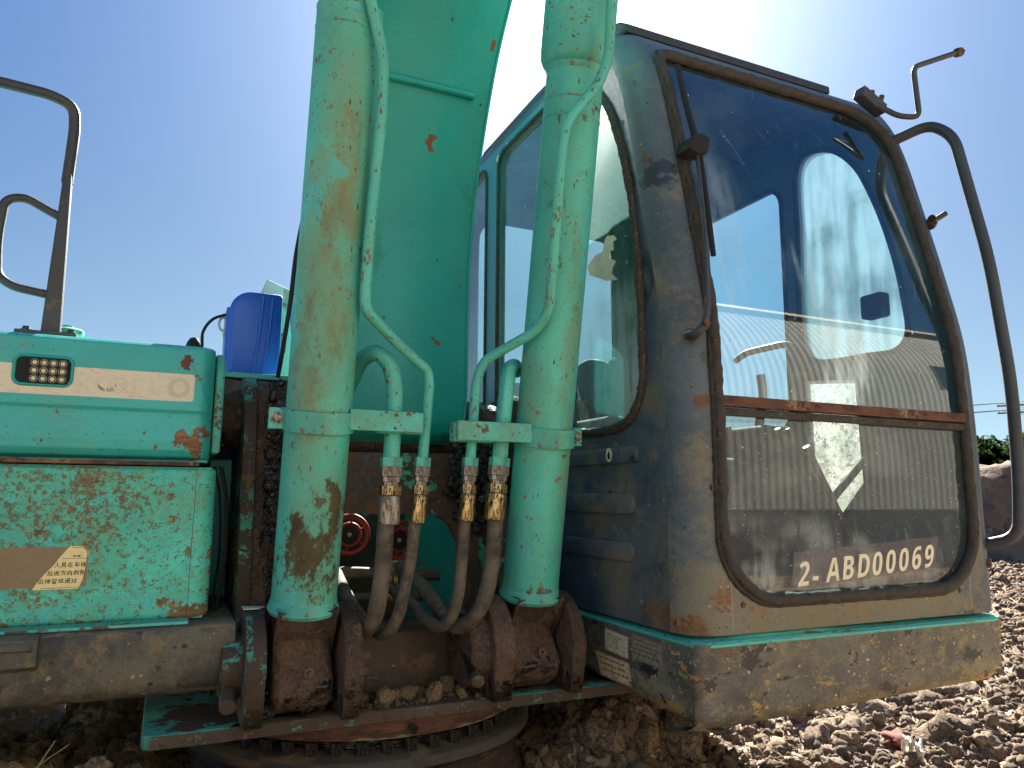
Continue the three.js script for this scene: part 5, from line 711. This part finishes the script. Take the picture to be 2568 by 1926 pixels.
// engine cover behind
const cover = part('engine_cover', box(0.112, 0.44, 1.35, 1.862, -3.4, -2.46, 0.01), M.grime, 'dark engine cover behind the boom bracket');
sub('cover_edge', box(0.105, 0.45, 1.8625, 1.8795, -3.4, -2.45, 0.003), M.tealWorn, cover);
part('engine_hood', box(-0.9, 0.1, 1.3, 1.86, -3.6, -2.72, 0.03, 3), M.cabDark);
part('frame_wing', box(0.103, 0.165, 1.014, 1.60, -2.62, -2.30, 0.004), M.teal); 
for (const [a, b] of [[0.118, -2.02], [0.14, -2.1], [0.128, -1.98]]) part('harness_wire', sweep(smooth([[a - 0.015, 1.57, b], [a, 1.5, b + 0.01], [a + 0.008, 1.35, b], [a - 0.006, 1.18, b - 0.02], [a, 1.02, b - 0.05]], 30), 0.0035, { radial: 6 }), M.dark);
const dome = part('pre_cleaner', turned([0.045, 1.868, -2.62], [0, 1, 0], [[0, 0.016], [0.10, 0.016], [0.104, 0.024], [0.112, 0.024], [0.125, 0.021], [0.14, 0.012], [0.146, 0]], 28), M.dark, 'black domed cap behind the tool box');
part('vent_hose', sweep(smooth([[0.07, 1.975, -2.6], [0.071, 2.031, -2.6], [0.099, 2.075, -2.6], [0.156, 2.1, -2.6]], 30), 0.005, { radial: 8 }), M.dark, 'thin black hose arching to the blue container');
part('air_intake', turned([0.10, 1.88, -2.75], [0.2, 0, -1], [[0, 0], [0, 0.055], [0.4, 0.055]], 24), M.dark);

// ---------- loose things on the machine ----------
const can = new THREE.Group(); can.name = 'jerry_can'; can.position.set(0.228, 1.8797, -2.62); scene.add(can);
tag(can, 'blue plastic jerry can standing behind the boom bracket', 'jerry can');
{ const W = 0.083, g = new THREE.Shape(roundRect(-W, W, 0.0, 0.29, [0.03, 0.022, 0.012, 0.07], 8).map(([x, y]) => new THREE.Vector2(x, y)));
  let b = new THREE.ExtrudeGeometry(g, { depth: 0.16, bevelEnabled: true, bevelSize: 0.014, bevelThickness: 0.018, bevelOffset: -0.014, bevelSegments: 4 }); b.translate(0, 0, -0.1); mesh('body', boxUV(toCreasedNormals(b, 0.8)), M.blue, can);
  for (const x of [0.012, 0.042]) mesh('rib', pipe([[x - 0.012, 0.015, 0.077], [x, 0.14, 0.079], [x + 0.008, 0.275, 0.077]], 0.006, 0.05, { radial: 8 }), M.blue, can);
  mesh('panel_step', box(-0.091, -0.078, 0.03, 0.235, -0.07, 0.05, 0.006, 3), M.blue, can);
  mesh('filler_cap', turned([-0.062, 0.226, 0.0], [-1, 0.9, 0], [[0, 0.0], [0, 0.013], [0.018, 0.013], [0.02, 0.0]], 16), M.dark, can);
  mesh('chain_link', sweep(Array.from({ length: 24 }, (_, k) => new THREE.Vector3(-0.098 - 0.012 * Math.cos(k / 24 * 6.283), 0.185 + 0.022 * Math.sin(k / 24 * 6.283), 0.0)), 0.004, { closed: true, radial: 8 }), M.white, can);
  mesh('chain_link', sweep(Array.from({ length: 24 }, (_, k) => new THREE.Vector3(-0.088 - 0.006 * Math.cos(k / 24 * 6.283), 0.152 + 0.018 * Math.sin(k / 24 * 6.283), 0.008 * Math.cos(k / 24 * 6.283))), 0.004, { closed: true, radial: 8 }), M.white, can); }
const tank = new THREE.Group(); tank.name = 'washer_tank'; tank.position.set(0.348, 1.8797, -2.78); scene.add(tank);
tag(tank, 'dusty white plastic box tipped up behind the blue jerry can', 'box');
{ const g = rawBox(-0.05, 0.05, 0, 0.3, -0.06, 0.06, 0.008); mesh('body', boxUV(g), M.white, tank); const l = rawBox(-0.075, 0.05, -0.025, 0.03, -0.07, 0.07, 0.006); l.rotateZ(-0.35); l.translate(-0.015, 0.33, 0); mesh('lid', boxUV(l), M.white, tank);
  mesh('strap', box(-0.056, -0.05, 0.0, 0.12, -0.03, 0.03, 0.002), new THREE.MeshStandardMaterial({ color: 0xa5694a, roughness: 0.9 }), tank); mesh('bracket', box(-0.068, 0.0, 0.12, 0.19, 0.0605, 0.075, 0.004), M.zinc, tank); mesh('knob', turned([-0.045, 0.195, 0.0615], [-0.3, 0, 1], [[0, 0], [0, 0.017], [0.03, 0.017], [0.032, 0]], 20), M.red, tank); }

// ---------- ground ----------
function height(x, z) {
  const e = 0.16 * n3(x * 1.3, 5, z * 1.3) + 0.1 * n3(x * 3.1, 9, z * 3.1);
  const mx = ss(-3.2, -2.0, x) * (1 - ss(1.5, 2.05, x + e * 1.2)), mz = ss(-0.35, -1.15, z) * (1 - ss(-4.4, -5.2, -(-z) * 1 + 0)) ;
  const back = ss(-5.2, -4.2, z), mound = mx * ss(0.35, 1.15, -z) * back;
  let top = 0.74 + 0.09 * ss(0.25, -0.15, x) + 0.05 * n3(x * 2.2, 1, z * 2.2) + 0.03 * n3(x * 6, 2, z * 6) + 0.014 * n3(x * 17, 3, z * 17) + 0.007 * n3(x * 42, 4, z * 42);
  top += 0.19 * Math.exp(-(((x - 1.2) / 0.2) ** 2 + ((z + 1.98) / 0.22) ** 2)) + 0.10 * Math.exp(-(((x + 0.1) / 0.22) ** 2 + ((z + 1.72) / 0.16) ** 2)) - 0.07 * Math.exp(-(((x - 0.6) / 0.5) ** 2 + ((z + 1.75) / 0.2) ** 2));
  const r = Math.hypot(x, z), near = Math.exp(-r / 30);
  let g = 0.10 * n3(x * 0.35, 11, z * 0.35) * near + 0.10 * near * Math.max(0, n3(x * 1.1, 12, z * 1.1)) + 0.05 * near * n3(x * 2.7, 13, z * 2.7) + 0.05 * near * (0.5 - Math.abs(n3(x * 4.3, 14, z * 4.3))) + 0.03 * near * n3(x * 9, 24, z * 9) + 0.012 * near * n3(x * 19, 15, z * 19);
  return g * (1 - mound) + top * mound;
}
{
  const N = 800, A = 2.0, Bm = Math.asinh(160), cx = 1.1, cz = -2.0, ax = (u, c) => c + A * Math.sinh((u * 2 - 1) * Bm);
  const g = sheet((u, v) => { const x = ax(u, cx), z = ax(1 - v, cz); return [x, height(x, z), z]; }, N, N, (u, v, p) => [p[0], p[2]]);
  structure('ground', g, M.soil, 'churned brown earth with a heap under the machine');
}
// bank of earth beyond the field
{
  const c = V([20.904, 0, -13.345]), dir = new THREE.Vector3(0.82, 0, -0.57).normalize(), side = new THREE.Vector3(0.57, 0, 0.82).normalize(), D = 21;
  const g = sheet((u, v) => { const t = (u - 0.5) * 70, k = v * 9, o = new THREE.Vector3(0, 0, 0).addScaledVector(dir, D).addScaledVector(side, t), p = o.addScaledVector(dir, k + 0.5 * n3(t * 0.3, 1, 0)); const y = 2.45 * ss(0, 2.6, k) * (1 + 0.05 * n3(t * 0.4, 0, 0)) + 0.14 * fbm3(p.x * 0.9, 3, p.z * 0.9) + 0.06 * n3(p.x * 4, 2, p.z * 4) - (k < 0.3 ? 0.15 : 0) - 3 * ss(7, 9, k); return [p.x, y, p.z]; }, 360, 90, (u, v) => [u * 70, v * 12]);
  structure('embankment', g, worn({ seed: 91, base: [104, 84, 68], rough: 0.97, rep: 0.4, mottle: [[4, 4, 6, 0.25]], bump: 0.03, grain: 10, layers: [{ f: 8, oct: 5, lo: 0.6, hi: 0.72, col: [80, 64, 52], h: -0.3 }] }), 'long bank of bare brown earth at the field edge');
}
// clods
function clodGeo(seed, detail, rough = 0.34) {
  let g = mergeVertices((() => { const q = new THREE.IcosahedronGeometry(1, detail); q.deleteAttribute('uv'); q.deleteAttribute('normal'); return q; })(), 1e-4); const p = g.attributes.position, r = rng(seed), sx = 0.8 + 0.5 * r(), sz = 0.7 + 0.5 * r();
  for (let i = 0; i < p.count; i++) { const v = new THREE.Vector3().fromBufferAttribute(p, i), b = 1 + rough * n3(v.x * 1.2 + seed * 7, v.y * 1.2, v.z * 1.2) + rough * 0.5 * (1 - 2 * Math.abs(n3(v.x * 2.7, v.y * 2.7 + seed * 3, v.z * 2.7))) + rough * 0.25 * n3(v.x * 7, v.y * 7, v.z * 7 + seed); v.multiplyScalar(b); p.setXYZ(i, v.x * sx, v.y * 0.72, v.z * sz); }
  g.computeVertexNormals(); return boxUV(g, 0.5);
}
const CL = [1, 2, 3, 4, 5, 6].map((s) => clodGeo(s, 3)), CS = [11, 12, 13, 14].map((s) => clodGeo(s, 1, 0.42));
const tints = [[126, 107, 86], [108, 91, 72], [140, 120, 96]].map((b, k) => worn({ seed: 95 + k, w: 512, h: 512, base: b, rough: 0.98, rep: 1.2, mottle: [[5, 5, 6, 0.22]], bump: 0.02, grain: 12, layers: [{ f: 9, oct: 5, lo: 0.6, hi: 0.7, col: b.map((v) => v * 0.76), h: -0.3 }, { f: 14, oct: 4, lo: 0.66, hi: 0.76, col: b.map((v) => Math.min(255, v * 1.22)), h: 0.3 }] }));
{
  const r = rng(2024), spots = []; let tries = 0;
  while (spots.length < 230 && tries++ < 9000) {
    const az = lerp(33, 66, r()) * Math.PI / 180, d = 3.2 + 13 * r() ** 1.5, x = d * Math.sin(az), z = -d * Math.cos(az), s = (0.022 + 0.075 * r() ** 2.4) * (0.7 + d / 14);
    if (x < 2.0 || (x < 2.5 && z > -3.0 && x < 2.2)) continue; if (spots.some((q) => Math.hypot(q[0] - x, q[1] - z) < (q[2] + s) * 0.85)) continue; spots.push([x, z, s]);
  }
  [[4.163, 0, -4.185], [4.217, 0, -4.058], [4.59, 0, -4.222], [4.27, 0, -3.837], [3.945, 0, -3.706], [4.844, 0, -4.229], [5.21, 0, -4.32], [4.575, 0, -3.903], [4.931, 0, -3.963], [3.673, 0, -3.578], [3.792, 0, -3.449], [5.024, 0, -3.814], [5.537, 0, -3.932], [5.545, 0, -3.698], [4.524, 0, -3.287], [4.493, 0, -3.069]].forEach((p, k) => spots.unshift([p[0], p[2], 0.075 + 0.05 * ((k * 37) % 10) / 10]));
  spots.forEach(([x, z, s], k) => { const c = mesh(numbered('earth_clod'), CL[k % 6], tints[k % 3], scene); c.position.set(x, height(x, z) + s * 0.02, z); c.rotation.set(r() * 0.6, r() * 6.28, r() * 0.6); c.scale.setScalar(s); tag(c, 'lumpy brown earth clod on the churned field', 'clod', 'earth clods on the churned field'); });
  const crumbs = (name, n, mats, place, label) => { const per = Math.ceil(n / CS.length); CS.forEach((g, q) => { const im = new THREE.InstancedMesh(g, mats[q % mats.length], per), m = new THREE.Matrix4(), e = new THREE.Euler(), qn = new THREE.Quaternion(); for (let k = 0; k < per; k++) { const [x, y, z, s] = place(r); e.set(r() * 6, r() * 6, r() * 6); m.compose(new THREE.Vector3(x, y, z), qn.setFromEuler(e), new THREE.Vector3(s, s, s)); im.setMatrixAt(k, m); } im.name = numbered(name); im.castShadow = im.receiveShadow = true; scene.add(im); tag(im, label, 'soil', null, 'stuff'); }); };
  crumbs('soil_crumbs', 60000, tints, (q) => { const az = lerp(30, 70, q()) * Math.PI / 180, d = 2.6 + 20 * q() ** 1.6, x = Math.max(1.75, d * Math.sin(az)), z = -d * Math.cos(az), s = (0.004 + 0.03 * q() ** 4) * (0.6 + d / 7); return [x, height(x, z) + s * 0.02, z, s]; }, 'loose soil crumbs over the field');
  crumbs('heap_crumbs', 16000, [M.clod, M.clod, M.tan, M.clod], (q) => { const x = -0.9 + 3.0 * q(), z = -1.2 - 1.5 * q(), s = 0.003 + 0.02 * q() ** 3; return [x, height(x, z) + s * 0.3, z, s]; }, 'loose soil crumbs on the earth heap');
  // bigger lumps on the heap
  [[1.25, -1.83, 0.045], [1.12, -1.86, 0.05], [1.32, -1.72, 0.04], [1.18, -1.74, 0.035], [1.05, -1.76, 0.035], [0.98, -1.86, 0.03], [1.45, -1.72, 0.035], [1.38, -1.85, 0.06], [1.6, -1.9, 0.05], [0.92, -1.74, 0.028], [-0.02, -1.76, 0.05], [0.06, -1.70, 0.04], [-0.12, -1.74, 0.06], [-0.2, -1.82, 0.05], [0.14, -1.72, 0.035], [-0.24, -2.0, 0.06], [-0.1, -1.98, 0.05], [-0.32, -1.86, 0.05], [0.02, -2.02, 0.04], [0.22, -1.73, 0.03], [0.35, -1.71, 0.022], [0.76, -1.7, 0.025]].forEach(([x, z, s], k) => { const c = mesh(numbered('heap_clod'), CL[k % 6], k % 3 === 1 ? M.clod : M.tan, scene); c.position.set(x, height(x, z) + s * 0.35, z); c.rotation.set(r(), r() * 6, r()); c.scale.setScalar(s); tag(c, 'crumbly tan clod on the earth heap below the deck plate', 'clod', 'clods on the earth heap'); });
  // dry clods lying on the deck plate
  [[0.50, -1.815, 0.026], [0.535, -1.845, 0.018], [0.565, -1.84, 0.02], [0.595, -1.86, 0.015], [0.62, -1.80, 0.024], [0.645, -1.845, 0.02], [0.675, -1.855, 0.024], [0.70, -1.835, 0.014], [0.455, -1.85, 0.014], [0.585, -1.87, 0.013], [0.655, -1.87, 0.014], [0.615, -1.84, 0.014], [0.74, -1.85, 0.016], [0.69, -1.795, 0.013]].forEach(([x, z, s], k) => { const c = mesh(numbered('deck_clod'), CL[(k + 2) % 6], M.tan, scene); c.position.set(x, 1.014 + s * 0.5, z); c.rotation.set(r(), r() * 6, r()); c.scale.setScalar(s); tag(c, 'dry tan clod lying on the deck plate between the cylinders', 'clod', 'clods on the deck plate'); });
  crumbs('deck_crumbs', 700, [M.tan, M.clod], (q) => { const x = 0.42 + 0.36 * q(), z = -1.77 - 0.14 * q() ** 0.7, s = 0.0015 + 0.006 * q() ** 3; return [x, 1.014 + s * 0.4, z, s]; }, 'dry crumbs on the deck plate');
  // straws and roots
  const straw = (a, b, c, rad, label) => { const m = mesh(numbered('dry_stalk'), sweep(smooth([a, b, c], 14), (t) => rad * (1 - 0.5 * t), { radial: 6 }), M.straw, scene); tag(m, label, 'stalk', 'dry stalks on the earth heap'); };
  [[1.16, -1.62, 0.1, 1.9], [1.30, -1.66, 0.12, 0.2], [1.42, -1.7, 0.16, -0.5], [1.52, -1.75, 0.14, -0.3], [1.22, -1.72, 0.08, 2.2], [1.62, -1.72, 0.08, 1.2], [0.9, -1.66, 0.05, 0.4], [-0.22, -1.86, 0.16, 1.3], [-0.14, -1.9, 0.14, 1.9], [-0.28, -1.92, 0.2, 0.9], [-0.05, -1.84, 0.06, 0.3], [-0.34, -1.8, 0.12, 0.5]].forEach(([x, z, l, a]) => { const y = height(x, z) + 0.012, dx = Math.cos(a) * l, dy = Math.abs(Math.sin(a)) * l * 0.7; straw([x, y, z], [x + dx * 0.5, y + dy * 0.55 + 0.012, z + 0.01], [x + dx, y + dy, z - 0.02], 0.0022, 'thin dry stalk sticking out of the earth heap'); });
}
// litter on the field
{ const a = [4.033, 0.05, -3.326], b = [3.975, 0.05, -3.163];
  const dir = new THREE.Vector3(-0.62, 0, 0.5).normalize(), side = new THREE.Vector3(0.5, 0, 0.62).normalize(), r = rng(61), ribs = [];
  for (let k = 0; k < 5; k++) { const P = []; for (let j = 0; j <= 24; j++) { const t = (j / 24 - 0.5) * 0.46, p = V(b).addScaledVector(dir, t).addScaledVector(side, (k - 2) * 0.02 + 0.01 * n3(k * 3, j * 0.35, 1)); p.y = height(p.x, p.z) + 0.085 + 0.016 * Math.abs(Math.sin(j * 0.9 + k)) ; P.push(p); } ribs.push(sweep(P, 0.014, { radial: 8, flat: 0.5, wob: 0.3, seed: k })); }
  const w = mesh('plastic_wrapper', merged(ribs), new THREE.MeshStandardMaterial({ color: 0xcfcdc2, roughness: 0.6 }), scene); tag(w, 'crumpled white plastic strip lying on the field', 'wrapper');
  const rag = mesh('cloth_rag', clodGeo(21, 3, 0.5), new THREE.MeshStandardMaterial({ color: 0x743e2e, roughness: 0.95 }), scene); rag.position.set(a[0], height(a[0], a[2]) + 0.05, a[2]); rag.scale.set(0.06, 0.05, 0.11); rag.rotation.y = -0.9; tag(rag, 'crumpled rust-red rag beside the white strip', 'rag'); }
// ---------- beyond the bank ----------
function tree(base, H, R, seed, label) {
  const t = new THREE.Group(); t.name = numbered('leafy_tree'); t.position.set(...base); scene.add(t); tag(t, label, 'tree', 'trees beyond the earth bank'); const r = rng(seed), limbs = [];
  const trunk = [pipe([[0, 0, 0], [0.1, H * 0.3, 0], [0, H * 0.6, 0.1]], 0.16, 0.5, { radial: 10 })];
  for (let k = 0; k < 9; k++) { const a = r() * 6.28, l = R * (0.4 + 0.5 * r()), h = H * (0.35 + 0.4 * r()); trunk.push(pipe([[0, H * 0.3, 0], [Math.cos(a) * l * 0.5, h * 0.9, Math.sin(a) * l * 0.5], [Math.cos(a) * l, h + H * 0.15, Math.sin(a) * l]], 0.05, 0.3, { radial: 6 })); limbs.push([Math.cos(a) * l, h + H * 0.12, Math.sin(a) * l]); }
  mesh('trunk', merged(trunk), M.steel, t);
  for (let k = 0; k < 10; k++) { const a = r() * 6.28; limbs.push([Math.cos(a) * R * 0.6 * r(), H * (0.6 + 0.3 * r()), Math.sin(a) * R * 0.6 * r()]); }
  const pos = [], nor = []; for (let k = 0; k < 5200; k++) { const c = limbs[k % limbs.length], d = new THREE.Vector3(r() - 0.5, r() - 0.5, r() - 0.5).normalize().multiplyScalar(R * 0.36 * Math.cbrt(r())), o = new THREE.Vector3(c[0], c[1], c[2]).add(d), n = new THREE.Vector3(r() - 0.5, r() * 0.8, r() - 0.5).normalize(), u = new THREE.Vector3(r() - 0.5, r() - 0.5, r() - 0.5).cross(n).normalize().multiplyScalar(0.06 + 0.08 * r()), w = new THREE.Vector3().crossVectors(n, u).multiplyScalar(0.55); const q = [o.clone().sub(u), o.clone().add(w), o.clone().add(u), o.clone().sub(w)]; for (const i of [0, 1, 2, 0, 2, 3]) { pos.push(q[i].x, q[i].y, q[i].z); nor.push(n.x, n.y, n.z); } }
  const g = new THREE.BufferGeometry(); g.setAttribute('position', new THREE.Float32BufferAttribute(pos, 3)); g.setAttribute('normal', new THREE.Float32BufferAttribute(nor, 3)); g.setAttribute('uv', new THREE.Float32BufferAttribute(new Float32Array(pos.length / 3 * 2), 2));
  mesh('crown', g, leaf, t);
}
const leaf = new THREE.MeshPhysicalMaterial({ roughness: 0.8, transmission: 0.35, thickness: 0, color: 0x4d6a34 });
const far = (px, d) => d;
[[[30.761, 1.701, -20], 4.2, 1.5, 3], [[35.141, 1.73, -22], 4.4, 1.7, 4], [[28.53, 1.687, -19], 3.4, 1.3, 5], [[35.517, 1.733, -21], 4.6, 1.8, 6]].forEach(([p, H, R, s], k) => tree([p[0], 0, p[2]], H, R, s, ['low dark leafy tree beyond the earth bank', 'pale green leafy tree beyond the earth bank', 'small leafy tree half hidden by the cab', 'broad leafy tree beyond the grab rail'][k]));
{ const p = [52.385, 1.843, -32], H = 9.5, pl = new THREE.Group(); pl.name = 'utility_pole'; pl.position.set(p[0], 0, p[2]); scene.add(pl); tag(pl, 'tall utility pole with crossarms and wires beyond the trees', 'utility pole');
  mesh('pole', turned([0, 0, 0], [0, 1, 0], [[0, 0.16], [H, 0.1], [H, 0]], 16), M.zinc, pl); const d = new THREE.Vector3(0.5, 0, 0.86);
  for (const y of [7.9, 7.4, 5.2]) { const a = new THREE.Vector3(0, y, 0.0); mesh('crossarm', pipe([a.clone().addScaledVector(d, -0.9).toArray(), a.clone().addScaledVector(d, 0.9).toArray()], 0.06, 0.1, { radial: 8 }), M.steel, pl); for (const k of [-0.8, 0, 0.8]) { const s = a.clone().addScaledVector(d, k); mesh('insulator', turned([s.x, s.y, s.z], [0, 1, 0], [[0, 0.03], [0.2, 0.05], [0.22, 0]], 10), M.white, pl); const e = [s.x - 30, s.y + 0.2 - 1.2, s.z + 12 * 0 - 6]; mesh('wire', sweep(smooth([[s.x, s.y + 0.2, s.z], [s.x - 15, s.y - 1.1, s.z - 3], e], 30), 0.014, { radial: 5 }), M.dark, pl); mesh('wire', sweep(smooth([[s.x, s.y + 0.2, s.z], [s.x + 12, s.y - 0.8, s.z + 2], [s.x + 26, s.y + 0.1, s.z + 5]], 30), 0.014, { radial: 5 }), M.dark, pl); } } }
// ---------- steel shed behind the camera, mirrored in the windscreen ----------
{ const shed = new THREE.Group(); shed.name = 'steel_shed'; shed.position.set(14, 0, 8.5); scene.add(shed); tag(shed, 'long pale corrugated steel shed standing behind the photographer', 'shed');
  const wallM = worn({ seed: 98, w: 512, h: 512, base: [126, 129, 122], rough: 0.6, rep: 0.2, mottle: [[4, 4, 4, 0.06]], bump: 0, layers: [{ f: 5, oct: 5, lo: 0.66, hi: 0.8, col: [150, 144, 124], a: 0.6 }] }), X0 = -20, X1 = 22, Y0 = 1.3, Y1 = 8.6;
  const rects = [[2.2, 6.4, 4.7, 5.9], [2.6, 5.6, 1.3, 3.4], [-9.4, -7.6, 1.3, 3.5], [9, 13, 4.7, 5.9], [-16, -12, 4.7, 5.9]];
  const strip = (x0, x1, y0, y1) => sheet((u, v) => { const x = lerp(x0, x1, u); return [x, lerp(y0, y1, v), 0.02 * Math.sign(Math.sin(x * 31.4)) * Math.min(1, Math.abs(Math.sin(x * 31.4)) * 2.2)]; }, Math.max(8, Math.round((x1 - x0) * 40)), 1);
  const xs = [...new Set([X0, X1, ...rects.flatMap((q) => [q[0], q[1]])])].sort((a, b) => a - b), pieces = [];
  for (let i = 0; i < xs.length - 1; i++) { const m = (xs[i] + xs[i + 1]) / 2, hs = rects.filter((q) => q[0] < m && q[1] > m).sort((a, b) => a[2] - b[2]); let y = Y0; for (const q of hs) { if (q[2] > y) pieces.push(strip(xs[i], xs[i + 1], y, q[2])); y = q[3]; } pieces.push(strip(xs[i], xs[i + 1], y, Y1)); }
  mesh('corrugated_wall', merged(pieces), wallM, shed); mesh('plinth', box(X0, X1, 0, Y0, -0.05, 0.25), M.cabDark, shed); mesh('rear_wall', box(X0, X1, 0, Y1, 11.8, 12), wallM, shed); for (const x of [X0, X1]) mesh('end_wall', box(x - 0.1, x + 0.1, 0, Y1, 0.2, 12), wallM, shed);
  mesh('roof', extrudeX([[-0.25, Y1], [-0.25, Y1 + 0.15], [6, Y1 + 1.4], [12.2, Y1 + 0.15], [12.2, Y1]], X0 - 0.3, X1 + 0.3), wallM, shed); mesh('gutter', box(X0 - 0.3, X1 + 0.3, Y1 - 0.1, Y1 + 0.12, -0.4, -0.26, 0.02), M.zinc, shed);
  const pg = new THREE.MeshPhysicalMaterial({ color: 0x2a3338, roughness: 0.1 });
  for (const [x0, x1, y0, y1] of rects) { const n = Math.round((x1 - x0) / 1.0), w = mesh('window', merged([box(x0, x1, y0, y0 + 0.06, -0.03, 0.05), box(x0, x1, y1 - 0.06, y1, -0.03, 0.05), ...Array.from({ length: n + 1 }, (_, k) => box(lerp(x0, x1 - 0.06, k / n), lerp(x0, x1 - 0.06, k / n) + 0.06, y0 + 0.06, y1 - 0.06, -0.03, 0.05))]), M.cabDark, shed); for (let k = 0; k < n; k++) mesh('pane', box(lerp(x0, x1 - 0.06, k / n) + 0.06, lerp(x0, x1 - 0.06, (k + 1) / n), y0 + 0.06, y1 - 0.06, 0.0, 0.01, 0.001), pg, w); } }
renderer.render(scene, camera);
